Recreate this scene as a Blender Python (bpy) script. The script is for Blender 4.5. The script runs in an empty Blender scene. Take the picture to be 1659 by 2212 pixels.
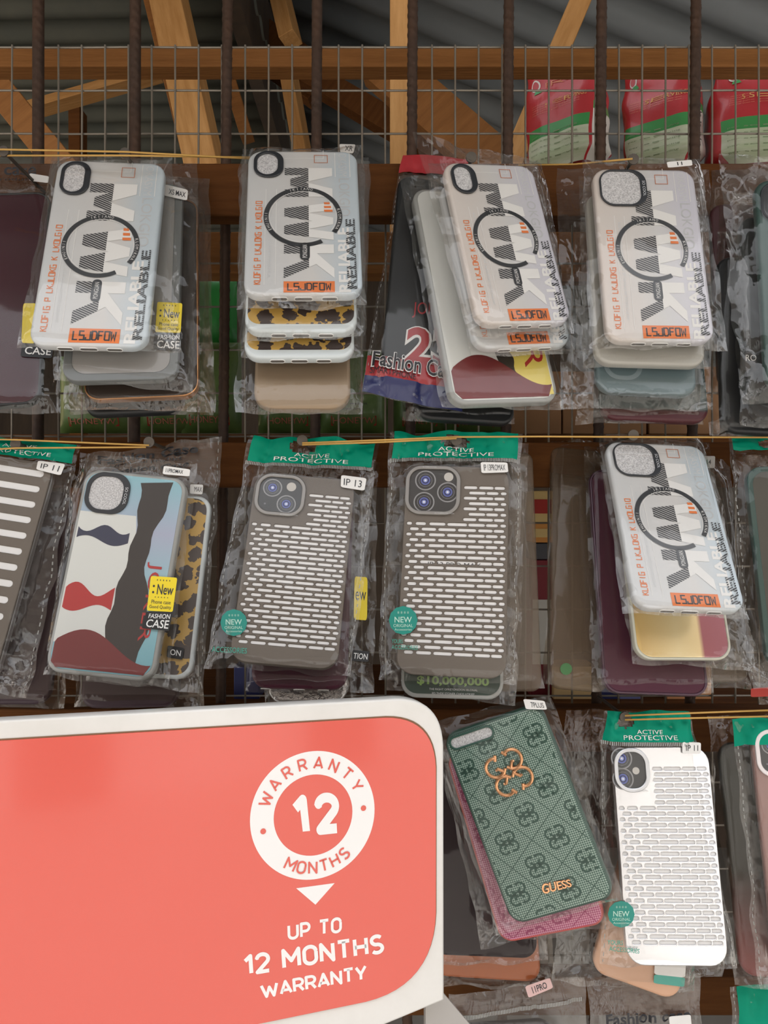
import bpy, bmesh, math, random
from mathutils import Vector, Matrix, noise
C = bpy.context.scene
COL = C.collection
rnd = random.Random(7)
PI = math.pi

# ------------------------------------------------------------------ camera
F, CX, CY, CAMZ = 1660.0, 829.5, 1106.0, 1.5
cam_data = bpy.data.cameras.new('camera')
cam_data.sensor_fit = 'VERTICAL'
cam_data.sensor_height = 36.0
cam_data.lens = 36.0 * F / 2212.0
cam_data.clip_start = 0.02
cam = bpy.data.objects.new('camera', cam_data)
COL.objects.link(cam)
cam.location = (0, 0, CAMZ)
cam.rotation_euler = (PI / 2, 0, 0)
C.camera = cam

# ------------------------------------------------------------------ sky, lamps, exposure
W = bpy.data.worlds.new('sky')
C.world = W
W.use_nodes = True
nt = W.node_tree
bg = nt.nodes['Background']
# a bright overcast sky: the zenith about three times as bright as the horizon
tcw = nt.nodes.new('ShaderNodeTexCoord')
spw = nt.nodes.new('ShaderNodeSeparateXYZ')
nt.links.new(tcw.outputs['Generated'], spw.inputs[0])
rw = nt.nodes.new('ShaderNodeValToRGB')
rw.color_ramp.elements[0].position = 0.0
rw.color_ramp.elements[0].color = (.22, .218, .22, 1)
rw.color_ramp.elements[1].position = 1.0
rw.color_ramp.elements[1].color = (.98, 1.0, 1.04, 1)
nt.links.new(spw.outputs['Z'], rw.inputs[0])
nt.links.new(rw.outputs[0], bg.inputs[0])
bg.inputs[1].default_value = 2.9
# the sun stands behind the shed: the goods hang in its shade, the lane in front is lit
sun_data = bpy.data.lights.new('sun', 'SUN')
sun_data.energy = 8.2
sun_data.angle = math.radians(1.0)
sun_data.color = (1.0, .985, .965)
sun = bpy.data.objects.new('sun', sun_data)
COL.objects.link(sun)
sun.rotation_euler = Vector((.12, -.56, -.82)).to_track_quat('-Z', 'Y').to_euler()

def area_lamp(name, loc, target, size, energy, color):
    l = bpy.data.lights.new(name, 'AREA')
    l.shape = 'RECTANGLE'
    l.size, l.size_y = size
    l.energy = energy
    l.color = color
    o = bpy.data.objects.new(name, l)
    COL.objects.link(o)
    o.location = loc
    o.rotation_euler = (Vector(target) - Vector(loc)).to_track_quat('-Z', 'Y').to_euler()
    return o
# fill lamps added in mid-air to brighten the shed's timbers and roof
area_lamp('shed_fill_warm', (-1.6, 1.25, 1.75), (0.3, 1.6, 2.2), (0.8, 0.8), 2.0, (1.0, 0.72, 0.45))
area_lamp('shed_fill_cool', (1.9, 2.6, 1.5), (0.6, 1.6, 2.4), (0.8, 0.8), 3.4, (0.85, 0.93, 1.0))

vs = C.view_settings
vs.view_transform = 'Standard'
vs.look = 'None'
vs.gamma = 1.0
vs.use_curve_mapping = False
vs.exposure = -0.08
C.cycles.transparent_max_bounces = 40
C.cycles.max_bounces = 8
C.cycles.caustics_reflective = False
C.cycles.caustics_refractive = False
C.cycles.sample_clamp_indirect = 4.0

# ------------------------------------------------------------------ helpers
def P(px, py, d):
    return Vector(((px - CX) / F * d, d, CAMZ - (py - CY) / F * d))

MATS = {}
def mat(name, base=(.5, .5, .5), rough=.5, metal=0., coat=0., spec=.5, bump=None, vary=None, sheen=0., alpha=None):
    """vary=(scale, colour2, amount, stretch) mixes in noise; bump=(scale, strength, stretch)"""
    if name in MATS:
        return MATS[name]
    m = bpy.data.materials.new(name)
    m.use_nodes = True
    t = m.node_tree
    b = t.nodes['Principled BSDF']
    b.inputs['Base Color'].default_value = (*base, 1)
    b.inputs['Roughness'].default_value = rough
    b.inputs['Metallic'].default_value = metal
    b.inputs['Coat Weight'].default_value = coat
    b.inputs['Coat Roughness'].default_value = .08
    b.inputs['Specular IOR Level'].default_value = spec
    if alpha is not None: b.inputs['Alpha'].default_value = alpha
    def coords(stretch):
        tc = t.nodes.new('ShaderNodeTexCoord')
        mp = t.nodes.new('ShaderNodeMapping')
        mp.inputs['Scale'].default_value = stretch
        t.links.new(tc.outputs['Object'], mp.inputs['Vector'])
        return mp.outputs[0]
    if vary:
        sc, c2, amt, st = vary
        n = t.nodes.new('ShaderNodeTexNoise')
        n.inputs['Scale'].default_value = sc
        n.inputs['Detail'].default_value = 6
        n.inputs['Roughness'].default_value = .65
        t.links.new(coords(st), n.inputs['Vector'])
        r = t.nodes.new('ShaderNodeValToRGB')
        r.color_ramp.elements[0].position = .5 - .25 * amt
        r.color_ramp.elements[1].position = .5 + .25 * amt
        r.color_ramp.elements[0].color = (*base, 1)
        r.color_ramp.elements[1].color = (*c2, 1)
        t.links.new(n.outputs[0], r.inputs[0])
        t.links.new(r.outputs[0], b.inputs['Base Color'])
    if bump:
        sc, stg, st = bump
        n = t.nodes.new('ShaderNodeTexNoise')
        n.inputs['Scale'].default_value = sc
        n.inputs['Detail'].default_value = 4
        t.links.new(coords(st), n.inputs['Vector'])
        bp = t.nodes.new('ShaderNodeBump')
        bp.inputs['Strength'].default_value = stg
        bp.inputs['Distance'].default_value = .002
        t.links.new(n.outputs[0], bp.inputs['Height'])
        t.links.new(bp.outputs[0], b.inputs['Normal'])
    MATS[name] = m
    return m

def ramp_mat(name, stops, axis='X', span=(-.04, .04), rough=.3, metal=0., coat=0., wobble=0.):
    """a colour gradient across a thing, in its own coordinates"""
    if name in MATS:
        return MATS[name]
    m = mat(name, rough=rough, metal=metal, coat=coat)
    t = m.node_tree
    b = t.nodes['Principled BSDF']
    tc = t.nodes.new('ShaderNodeTexCoord')
    sp = t.nodes.new('ShaderNodeSeparateXYZ')
    t.links.new(tc.outputs['Object'], sp.inputs[0])
    mr = t.nodes.new('ShaderNodeMapRange')
    mr.inputs[1].default_value, mr.inputs[2].default_value = span
    t.links.new(sp.outputs[axis], mr.inputs[0])
    src = mr.outputs[0]
    if wobble:
        n = t.nodes.new('ShaderNodeTexNoise')
        n.inputs['Scale'].default_value = 22
        n.inputs['Detail'].default_value = 1
        t.links.new(tc.outputs['Object'], n.inputs['Vector'])
        ma = t.nodes.new('ShaderNodeMath')
        ma.operation = 'MULTIPLY_ADD'
        ma.inputs[1].default_value = wobble
        t.links.new(n.outputs[0], ma.inputs[0])
        t.links.new(src, ma.inputs[2])
        src = ma.outputs[0]
    r = t.nodes.new('ShaderNodeValToRGB')
    e = r.color_ramp.elements
    while len(e) < len(stops):
        e.new(.5)
    for el, (p, c) in zip(e, stops):
        el.position = p
        el.color = (*c, 1)
    t.links.new(src, r.inputs[0])
    t.links.new(r.outputs[0], b.inputs['Base Color'])
    return m

def film_mat(name, haze=.010, tint=(.972, .966, .955), hazecol=(.75, .73, .70), crinkle=.6, rough=.05, scale=62):
    """thin clear plastic; its fine creases follow the «crease» value stored on each bag"""
    if name in MATS:
        return MATS[name]
    m = bpy.data.materials.new(name)
    m.use_nodes = True
    t = m.node_tree
    t.nodes.clear()
    N, L = t.nodes.new, t.links.new
    out = N('ShaderNodeOutputMaterial')
    tr = N('ShaderNodeBsdfTransparent'); tr.inputs[0].default_value = (*tint, 1)
    gl = N('ShaderNodeBsdfGlossy'); gl.inputs['Roughness'].default_value = rough
    gl.inputs['Color'].default_value = (1, 1, 1, 1)
    df = N('ShaderNodeBsdfDiffuse'); df.inputs[0].default_value = (*hazecol, 1)
    tc = N('ShaderNodeTexCoord')
    at = N('ShaderNodeAttribute'); at.attribute_name = 'crease'
    mp = N('ShaderNodeMapping'); mp.inputs['Scale'].default_value = (1.25, .5, 1)
    L(tc.outputs['Object'], mp.inputs['Vector'])
    n1 = N('ShaderNodeTexNoise'); n1.inputs['Scale'].default_value = scale
    n1.inputs['Detail'].default_value = 2; n1.inputs['Distortion'].default_value = .8
    L(mp.outputs[0], n1.inputs['Vector'])
    v = N('ShaderNodeTexVoronoi'); v.feature = 'F1'; v.inputs['Scale'].default_value = scale * .8
    mx = N('ShaderNodeVectorMath'); mx.operation = 'MULTIPLY_ADD'
    mx.inputs[1].default_value = (.02, .02, .02)
    L(n1.outputs['Color'], mx.inputs[0]); L(mp.outputs[0], mx.inputs[2])
    L(mx.outputs[0], v.inputs['Vector'])
    ad = N('ShaderNodeMath'); ad.operation = 'MULTIPLY_ADD'; ad.inputs[1].default_value = .55
    L(v.outputs['Distance'], ad.inputs[0]); L(n1.outputs[0], ad.inputs[2])
    st = N('ShaderNodeMath'); st.operation = 'MULTIPLY'; st.inputs[1].default_value = crinkle
    L(at.outputs['Fac'], st.inputs[0])
    bp = N('ShaderNodeBump'); bp.inputs['Distance'].default_value = .005
    L(st.outputs[0], bp.inputs['Strength'])
    L(ad.outputs[0], bp.inputs['Height'])
    L(bp.outputs[0], gl.inputs['Normal'])
    lw = N('ShaderNodeLayerWeight'); lw.inputs['Blend'].default_value = .5
    L(bp.outputs[0], lw.inputs['Normal'])
    pw = N('ShaderNodeMath'); pw.operation = 'POWER'; pw.inputs[1].default_value = 2.6
    L(lw.outputs['Facing'], pw.inputs[0])
    ba = N('ShaderNodeMapRange'); ba.inputs[3].default_value = .020; ba.inputs[4].default_value = .06
    L(at.outputs['Fac'], ba.inputs[0])
    mr = N('ShaderNodeMapRange'); mr.inputs[4].default_value = .85
    L(ba.outputs[0], mr.inputs[3])
    L(pw.outputs[0], mr.inputs[0])
    m1 = N('ShaderNodeMixShader'); m1.inputs[0].default_value = haze
    L(tr.outputs[0], m1.inputs[1]); L(df.outputs[0], m1.inputs[2])
    m2 = N('ShaderNodeMixShader')
    L(mr.outputs[0], m2.inputs[0]); L(m1.outputs[0], m2.inputs[1]); L(gl.outputs[0], m2.inputs[2])
    L(m2.outputs[0], out.inputs[0])
    MATS[name] = m
    return m

def stripe_mat(name, col=(.03, .03, .035), scale=560, ang=.45):
    """dark printed stripes with clear gaps"""
    if name in MATS:
        return MATS[name]
    m = mat(name, col, .45)
    t = m.node_tree
    N, L = t.nodes.new, t.links.new
    b = t.nodes['Principled BSDF']
    tc = N('ShaderNodeTexCoord')
    mp = N('ShaderNodeMapping'); mp.inputs['Rotation'].default_value = (0, 0, ang)
    L(tc.outputs['Object'], mp.inputs['Vector'])
    sp = N('ShaderNodeSeparateXYZ'); L(mp.outputs[0], sp.inputs[0])
    mu = N('ShaderNodeMath'); mu.operation = 'MULTIPLY'; mu.inputs[1].default_value = scale
    L(sp.outputs['Y'], mu.inputs[0])
    fr = N('ShaderNodeMath'); fr.operation = 'FRACT'; L(mu.outputs[0], fr.inputs[0])
    gt = N('ShaderNodeMath'); gt.operation = 'GREATER_THAN'; gt.inputs[1].default_value = .36
    L(fr.outputs[0], gt.inputs[0])
    L(gt.outputs[0], b.inputs['Alpha'])
    return m

class MB:
    def __init__(s):
        s.v, s.f, s.m, s.fm = [], [], [], []
    def mi(s, mt):
        if mt not in s.m:
            s.m.append(mt)
        return s.m.index(mt)
    def add(s, verts, faces, mt, M=None):
        k = len(s.v)
        s.v += [tuple(M @ Vector(v)) if M else tuple(v) for v in verts]
        i = s.mi(mt)
        for f in faces:
            s.f.append(tuple(a + k for a in f)); s.fm.append(i)
    def mesh(s, me, mt, M=None):
        s.add([v.co for v in me.vertices], [tuple(p.vertices) for p in me.polygons], mt, M)
    def box(s, c, d, mt, M=None):
        x, y, z = c; a, b, e = d[0] / 2, d[1] / 2, d[2] / 2
        vs_ = [(x + i * a, y + j * b, z + k * e) for i in (-1, 1) for j in (-1, 1) for k in (-1, 1)]
        s.add(vs_, [(0, 1, 3, 2), (4, 6, 7, 5), (0, 4, 5, 1), (2, 3, 7, 6), (0, 2, 6, 4), (1, 5, 7, 3)], mt, M)
    def poly(s, pts, z, mt, fn=None):
        vs_ = [fn(p[0], p[1], z) if fn else (p[0], p[1], z) for p in pts]
        s.add(vs_, [tuple(range(len(pts)))], mt)
    def stroke(s, pts, w, z, mt, closed=False, fn=None):
        n = len(pts); L, R = [], []
        for i in range(n):
            p0 = Vector(pts[i])
            a = Vector(pts[(i - 1) % n]) if closed or i else None; b = Vector(pts[(i + 1) % n]) if closed or i < n - 1 else None
            t1 = (p0 - a).normalized() if a is not None else None; t2 = (b - p0).normalized() if b is not None else None
            if t1 is None: t1 = t2
            if t2 is None: t2 = t1
            d = t1 + t2; d = d.normalized() if d.length > 1e-6 else t1
            q = Vector((-d.y, d.x)) * w / 2 / max(.38, d.dot(t1))
            p = Vector(pts[i]); L.append(p + q); R.append(p - q)
        vs_ = [(fn(p.x, p.y, z) if fn else (p.x, p.y, z)) for p in L + R]
        fs = [(i, (i + 1) % n, n + (i + 1) % n, n + i) for i in range(n if closed else n - 1)]
        s.add(vs_, fs, mt)
    def tube(s, pts, r, mt, seg=8, cap=True):
        pts = [Vector(p) for p in pts]; n = len(pts); vs_ = []
        up = Vector((0, 0, 1))
        for i, p in enumerate(pts):
            d = (pts[min(i + 1, n - 1)] - pts[max(i - 1, 0)]).normalized()
            u = d.cross(up) if abs(d.dot(up)) < .95 else d.cross(Vector((0, 1, 0)))
            u.normalize(); w = d.cross(u)
            rr_ = r[i] if isinstance(r, (list, tuple)) else r
            vs_ += [p + (u * math.cos(2 * PI * k / seg) + w * math.sin(2 * PI * k / seg)) * rr_ for k in range(seg)]
        fs = [(i * seg + k, i * seg + (k + 1) % seg, (i + 1) * seg + (k + 1) % seg, (i + 1) * seg + k) for i in range(n - 1) for k in range(seg)]
        if cap:
            fs += [tuple(range(seg))[::-1], tuple((n - 1) * seg + k for k in range(seg))]
        s.add(vs_, fs, mt)
    def build(s, name, parent=None, sharp=.6, bevel=0.):
        me = bpy.data.meshes.new(name)
        me.from_pydata(s.v, [], s.f)
        for q in s.m:
            me.materials.append(q)
        me.polygons.foreach_set('material_index', s.fm)
        me.update()
        me.polygons.foreach_set('use_smooth', [abs(q.normal.z) < .9995 for q in me.polygons])
        me.set_sharp_from_angle(angle=sharp)
        o = bpy.data.objects.new(name, me)
        COL.objects.link(o)
        if parent:
            o.parent = parent
        if bevel:
            b = o.modifiers.new('edge', 'BEVEL'); b.width = bevel; b.segments = 2; b.limit_method = 'ANGLE'
        return o

def tag(o, label, cat, group=None):
    o['label'] = label; o['category'] = cat
    if group:
        o['group'] = group
    return o
def struct(o):
    o['kind'] = 'structure'
    return o
def empty(name, M=None):
    o = bpy.data.objects.new(name, None)
    o.empty_display_size = .02
    COL.objects.link(o)
    if M:
        o.matrix_world = M
    return o

def curve_mesh(loops, ext, bev=0., res=2):
    cu = bpy.data.curves.new('tmp', 'CURVE')
    cu.dimensions = '2D'; cu.fill_mode = 'BOTH'; cu.extrude = ext
    cu.bevel_depth = bev; cu.bevel_resolution = res; cu.offset = -bev
    for lp in loops:
        sp = cu.splines.new('POLY'); sp.points.add(len(lp) - 1)
        for q, p in zip(sp.points, lp):
            q.co = (p[0], p[1], 0, 1)
        sp.use_cyclic_u = True
    ob = bpy.data.objects.new('tmp', cu)
    me = bpy.data.meshes.new_from_object(ob)
    bpy.data.objects.remove(ob); bpy.data.curves.remove(cu)
    return me

TXT = {}
def text_geo(s, bold=0.):
    """outline of a word as (verts in a unit box, faces, aspect)"""
    k = (s, bold)
    if k in TXT:
        return TXT[k]
    cu = bpy.data.curves.new('tmp', 'FONT')
    cu.body = s; cu.size = 1; cu.offset = bold; cu.resolution_u = 3; cu.fill_mode = 'FRONT'
    ob = bpy.data.objects.new('tmp', cu)
    me = bpy.data.meshes.new_from_object(ob)
    vs_ = [v.co.copy() for v in me.vertices]; fs = [tuple(p.vertices) for p in me.polygons]
    x0, x1 = min(v.x for v in vs_), max(v.x for v in vs_); y0, y1 = min(v.y for v in vs_), max(v.y for v in vs_)
    vs_ = [((v.x - x0) / (x1 - x0), (v.y - y0) / (y1 - y0)) for v in vs_]
    bpy.data.objects.remove(ob); bpy.data.curves.remove(cu); bpy.data.meshes.remove(me)
    TXT[k] = (vs_, fs, (x1 - x0) / (y1 - y0))
    return TXT[k]
def put_text(mb, s, box, z, mt, fn=None, bold=0., rot=0):
    """box=(x0,y0,x1,y1); rot 0, 90 (reads upward) or -90 (reads downward)"""
    vs_, fs, _ = text_geo(s, bold)
    x0, y0, x1, y1 = box; o = []
    for a, b in vs_:
        if rot == 90: a, b = 1 - b, a
        elif rot == -90: a, b = b, 1 - a
        x, y = x0 + a * (x1 - x0), y0 + b * (y1 - y0)
        o.append(fn(x, y, z) if fn else (x, y, z))
    mb.add(o, fs, mt)

SF = {'K': [[(0, 0), (0, 4)], [(2, 4), (0, 1.8)], [(.6, 2.3), (2, 0)]], 'L': [[(0, 4), (0, 0), (2, 0)]], 'O': [[(0, 0), (0, 4), (2, 4), (2, 0), (0, 0)]],
      'F': [[(0, 0), (0, 4), (2, 4)], [(0, 2.1), (1.7, 2.1)]], 'I': [[(1, 0), (1, 4)]], 'G': [[(2, 4), (0, 4), (0, 0), (2, 0), (2, 2), (1, 2)]],
      'P': [[(0, 0), (0, 4), (2, 4), (2, 2), (0, 2)]], 'J': [[(2, 4), (2, 0), (0, 0), (0, 1.2)]], 'S': [[(2, 4), (0, 4), (0, 2.1), (2, 2.1), (2, 0), (0, 0)]],
      'D': [[(0, 0), (0, 4), (1.5, 4), (2, 3.2), (2, .8), (1.5, 0), (0, 0)]], 'W': [[(0, 4), (.3, 0), (1, 2.6), (1.7, 0), (2, 4)]], ' ': [], ':': [[(1, 1), (1, 1.4)], [(1, 2.6), (1, 3)]]}
def put_squares(mb, s, box, z, mt, fn=None, wt=.16, rot=0):
    """square-cut lettering drawn with strokes"""
    x0, y0, x1, y1 = box; n = len(s)
    for i, ch in enumerate(s):
        for pl in SF[ch]:
            pts = []
            for a, b in pl:
                u = (i + .1 + a / 2 * .72) / n; v = b / 4
                if rot == 90: u, v = 1 - v, u
                pts.append((x0 + u * (x1 - x0), y0 + v * (y1 - y0)))
            w = wt * (y1 - y0 if rot == 0 else x1 - x0)
            mb.stroke(pts, w, z, mt, fn=fn)
            
def rr(w, h, r, cx=0, cy=0, n=6):
    r = min(r, w / 2 * .999, h / 2 * .999); o = []
    for k, (sx, sy) in enumerate(((1, 1), (-1, 1), (-1, -1), (1, -1))):
        for i in range(n + 1):
            a = PI / 2 * (k + i / n)
            o.append((cx + sx * (w / 2 - r) + r * math.cos(a), cy + sy * (h / 2 - r) + r * math.sin(a)))
    return o
def circ(r, cx=0, cy=0, n=24):
    return [(cx + r * math.cos(2 * PI * i / n), cy + r * math.sin(2 * PI * i / n)) for i in range(n)]
def clip_half(pts, axis, lim, keep_less):
    o = []
    for i in range(len(pts)):
        a, b = pts[i], pts[(i + 1) % len(pts)]
        ia = (a[axis] <= lim) == keep_less; ib = (b[axis] <= lim) == keep_less
        if ia: o.append(a)
        if ia != ib:
            t = (lim - a[axis]) / (b[axis] - a[axis]); o.append((a[0] + t * (b[0] - a[0]), a[1] + t * (b[1] - a[1])))
    return o
def bil(q, u, v):
    """u from the left, v from the top over a quad TL,TR,BR,BL"""
    return tuple((q[0][i] * (1 - u) + q[1][i] * u) * (1 - v) + (q[3][i] * (1 - u) + q[2][i] * u) * v for i in range(len(q[0])))
# ------------------------------------------------------------------ materials of the goods
BLACK = mat('black_print', (.012, .012, .014), .45)
WHITE = mat('white_print', (.80, .80, .79), .5)
SOFTWHITE = mat('pale_print', (.62, .64, .66), .5)
ORANGE = mat('orange_print', (.78, .20, .045), .5)
GREENP = mat('green_header', (.0, .27, .165), .5, spec=.15)
GREENT = mat('green_print', (.05, .32, .24), .4)
YELLOW = mat('yellow_label', (.85, .66, .02), .4)
LABELW = mat('white_label', (.78, .77, .75), .5)
INK = mat('ink', (.03, .03, .035), .5)
RIM = mat('black_ring', (.018, .02, .024), .38, coat=.25)
FOAM = mat('foam_sheet', (.42, .42, .44), .8, vary=(900, (.82, .82, .84), .5, (1, 1, 1)), bump=(900, .5, (1, 1, 1)))
STRIPE = stripe_mat('dark_stripes')
STRIPE2 = stripe_mat('dark_stripes_fine', scale=620, ang=-.5)
FILM = film_mat('clear_film')
FILMH = film_mat('hazy_film', haze=.045, crinkle=.7)
FILMB = film_mat('brownish_film', haze=.035, tint=(.88, .84, .79), hazecol=(.50, .43, .36))
TICK = mat('film_print', (.36, .36, .34), .5)

def axes(tilt, yaw):
    t, y = math.radians(tilt), math.radians(yaw)
    n = Vector((math.sin(y) * math.cos(t), -math.cos(y) * math.cos(t), math.sin(t)))
    x = Vector((math.cos(y), math.sin(y), 0))
    return x, n.cross(x), n

def smooth(a, b, x):
    t = max(0., min(1., (x - a) / (b - a))); return t * t * (3 - 2 * t)

class Packet:
    """one hanging packet: a case in its own clear bag"""
    def __init__(s, name, label, cat, corners, d, tilt=20, yaw=2, t=.0085, group=None):
        c = (sum(p[0] for p in corners) / 4, sum(p[1] for p in corners) / 4)
        s.O = P(c[0], c[1], d)
        s.X, s.Y, s.N = axes(tilt, yaw)
        q = [s.loc(*p) for p in corners]
        dx = Vector(q[1]) - Vector(q[0]) + Vector(q[2]) - Vector(q[3])
        dy = Vector(q[0]) - Vector(q[3]) + Vector(q[1]) - Vector(q[2])
        th = (math.atan2(dx.y, dx.x) + math.atan2(dy.y, dy.x) - PI / 2) / 2
        X, Y = s.X * math.cos(th) + s.Y * math.sin(th), s.Y * math.cos(th) - s.X * math.sin(th)
        s.X, s.Y = X, Y
        s.w, s.h, s.t = dx.length / 2, dy.length / 2, t
        R = Matrix((X, Y, s.N)).transposed().to_4x4()
        s.e = empty(name, Matrix.Translation(s.O) @ R)
        tag(s.e, label, cat, group)
        s.seed = rnd.random() * 50
    def loc(s, px, py, z=0.):
        r = P(px, py, 1.) - Vector((0, 0, CAMZ)); o = Vector((0, 0, CAMZ)) - s.O
        k = (z - o.dot(s.N)) / r.dot(s.N); q = o + r * k
        return (q.dot(s.X), q.dot(s.Y))
    def uv(s, u, v, z=0.):
        return ((u - .5) * s.w, (.5 - v) * s.h, s.t / 2 + z)
    def fn(s, u, v, z):            # v measured from the top
        return s.uv(u, v, z)
    def box(s, u0, v0, u1, v1):   # a text box in local x,y
        return ((u0 - .5) * s.w, (.5 - v1) * s.h, (u1 - .5) * s.w, (.5 - v0) * s.h)
    def slab(s, mt, name='phone_case', r=.012, holes=(), bev=.0024, t=None, z=0., grow=0.):
        t = t or s.t
        me = curve_mesh([rr(s.w + grow, s.h + grow, r)] + list(holes), t / 2 - bev, bev, 3)
        mb = MB(); mb.mesh(me, mt, Matrix.Translation((0, 0, z)))
        s.case = mb.build(name, s.e); return s.case
    def plate(s, mb, loops, z0, th, mt, bev=.0):
        me = curve_mesh(loops, max(th / 2 - bev, 0), bev, 2)
        mb.mesh(me, mt, Matrix.Translation((0, 0, s.t / 2 + z0 + th / 2)))
    # ---------------- bag
    def sdf(s, x, y, r=.012):
        a, b = abs(x) - s.w / 2 + r, abs(y) - s.h / 2 + r
        return math.hypot(max(a, 0), max(b, 0)) + min(max(a, b), 0) - r
    def pos(s, S, T, lift=0., back=False):
        x, y = bil(s.q, S, T)
        sd = s.seed
        nz = noise.noise
        d = s.sdf(x, y)
        W_, H_ = s.bw, s.bh
        e = min(S * W_, (1 - S) * W_, T * H_, (1 - T) * H_)
        ef = smooth(-.0005, .008, e)
        k = s.t / 2 + .0013
        h = k if d < 0 else .0004 + (k - .0004) * math.exp(-(d / .007) ** 1.3)
        n = nz((x * 60 + sd, y * 38, sd)) + .55 * nz((x * 150, y * 110 + sd, sd + 3)) + .3 * nz((x * 330, y * 260 + sd, sd + 7))
        rg = 1 - min(1., abs(n) * 2.2)
        corner = smooth(.72, 1., T) * 2.2 + smooth(.25, .0, min(S, 1 - S)) * .4 + smooth(.12, 0., T) * .6
        if d < -.002:
            wr = s.amp * .10 * abs(n)
        else:
            wr = s.amp * (1 + corner) * (n * .8 + rg * .5) * smooth(-.003, .004, d)
        ed = s.amp * 1.6 * nz((x * 35 + sd, y * 35, sd + 11))
        fold = s.fold * smooth(s.foldT, 0., T) * (nz((S * 4.3 + sd, T * 2, 1.7)) + .5 * nz((S * 9 + sd, T * 5, 4.2)))
        z = ((-(h + wr * .6) * .92) if back else (h + wr)) * ef + ed * (1 - ef) + fold
        j = 1 - smooth(0, .012, e)
        x += j * s.amp * 1.1 * nz((x * 45, y * 45 + sd, 3.)) ; y += j * s.amp * 1.1 * nz((x * 45 + sd, y * 45, 8.))
        return (x, y, z + lift)
    def bag(s, quad, film=None, amp=.0013, fold=.0, foldT=.2, nx=34, ny=54, name='plastic_bag'):
        s.q = [s.loc(*p) for p in quad]
        s.bw = (Vector(s.q[1]) - Vector(s.q[0])).length; s.bh = (Vector(s.q[3]) - Vector(s.q[0])).length
        s.amp, s.fold, s.foldT = amp * 1.3, fold, foldT
        vs_, fs = [], []
        for j in range(ny + 1):
            for i in range(nx + 1):
                vs_.append(s.pos(i / nx, j / ny))
        n1 = nx + 1; base = len(vs_); idx = {}
        for j in range(1, ny):
            for i in range(1, nx):
                idx[i, j] = len(vs_); vs_.append(s.pos(i / nx, j / ny, back=True))
        for j in range(ny):
            for i in range(nx):
                a = [(i, j), (i, j + 1), (i + 1, j + 1), (i + 1, j)]
                fs.append(tuple(q[1] * n1 + q[0] for q in a))
                fs.append(tuple(idx.get(q, q[1] * n1 + q[0]) for q in reversed(a)))
        mb = MB(); mb.add(vs_, fs, film or FILM)
        s.bagob = mb.build(name, s.e, sharp=1.2)
        at = s.bagob.data.attributes.new('crease', 'FLOAT', 'POINT')
        def cr(x, y, T, S):
            d = s.sdf(x, y)
            return min(1., smooth(-.003, .006, d) * (.45 + .55 * smooth(.75, 1., T)) + smooth(.9, 1., T) * .3)
        pr = [(i / nx, j / ny) for j in range(ny + 1) for i in range(nx + 1)] + [(i / nx, j / ny) for j in range(1, ny) for i in range(1, nx)]
        for k_, (S, T) in enumerate(pr):
            at.data[k_].value = cr(vs_[k_][0], vs_[k_][1], T, S)
        return s.bagob
    def sheet(s, t0, t1, mt, name='header_card', hole=None, s0=0.004, s1=.996, lift=.0006, nx=44, ny=12, words=(), parent=None):
        """a printed area of the bag; words=[(text,(s0,t0,s1,t1),material,bold)]"""
        mb = MB(); vs_ = []; fs = []
        for j in range(ny + 1):
            for i in range(nx + 1):
                vs_.append(s.pos(s0 + (s1 - s0) * i / nx, t0 + (t1 - t0) * j / ny, lift))
        for j in range(ny):
            for i in range(nx):
                if hole:
                    a = s0 + (s1 - s0) * (i + .5) / nx; b = t0 + (t1 - t0) * (j + .5) / ny
                    if ((a - hole[0]) / hole[2]) ** 2 + ((b - hole[1]) / hole[3]) ** 2 < 1: continue
                fs.append((j * (nx + 1) + i, (j + 1) * (nx + 1) + i, (j + 1) * (nx + 1) + i + 1, j * (nx + 1) + i + 1))
        mb.add(vs_, fs, mt)
        for w in words:
            s.word(mb, *w, lift=lift + .0007)
        return mb.build(name, parent or s.bagob, sharp=1.2)
    def words(s, *rows):
        for r in rows:
            mb = MB(); s.word(mb, *r, lift=.0042); mb.build('printed_text', s.bagob)
    def word(s, mb, txt, box, mt, bold=0., lift=.0022):
        put_text(mb, txt, (box[0], -box[3], box[2], -box[1]), 0, mt, fn=lambda x, y, z: s.pos(min(max(x, 0), 1), min(max(-y, 0), 1), lift), bold=bold)
    def seams(s, t0=.15, ticks=None, sides=(0, 1), mt=None, step=.0052):
        """dashed seams down the sides of the bag and the ribbed zip under the header"""
        mt = mt or TICK
        for sd in sides:
            mb = MB()
            S = .022 if sd == 0 else .978
            n = int(s.bh * (1 - t0) / step)
            for i in range(n):
                T = t0 + (1 - t0) * i / n; dT = (1 - t0) / n * .5
                mb.add([s.pos(S + a * .0028, T + b * dT, .0006) for a, b in ((-1, 0), (1, 0), (1, 1), (-1, 1))], [(0, 3, 2, 1)], mt)
            mb.build('perforated_seam', s.bagob)
        if ticks:
            mb = MB()
            n = int(s.bw / .0013)
            for i in range(n):
                S = .02 + .96 * i / n
                mb.add([s.pos(S + a * .3 * .96 / n, ticks + b * .016, .0007) for a, b in ((-1, 0), (1, 0), (1, 1), (-1, 1))], [(0, 3, 2, 1)], mt)
            mb.build('zip_ribbing', s.bagob)
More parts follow.
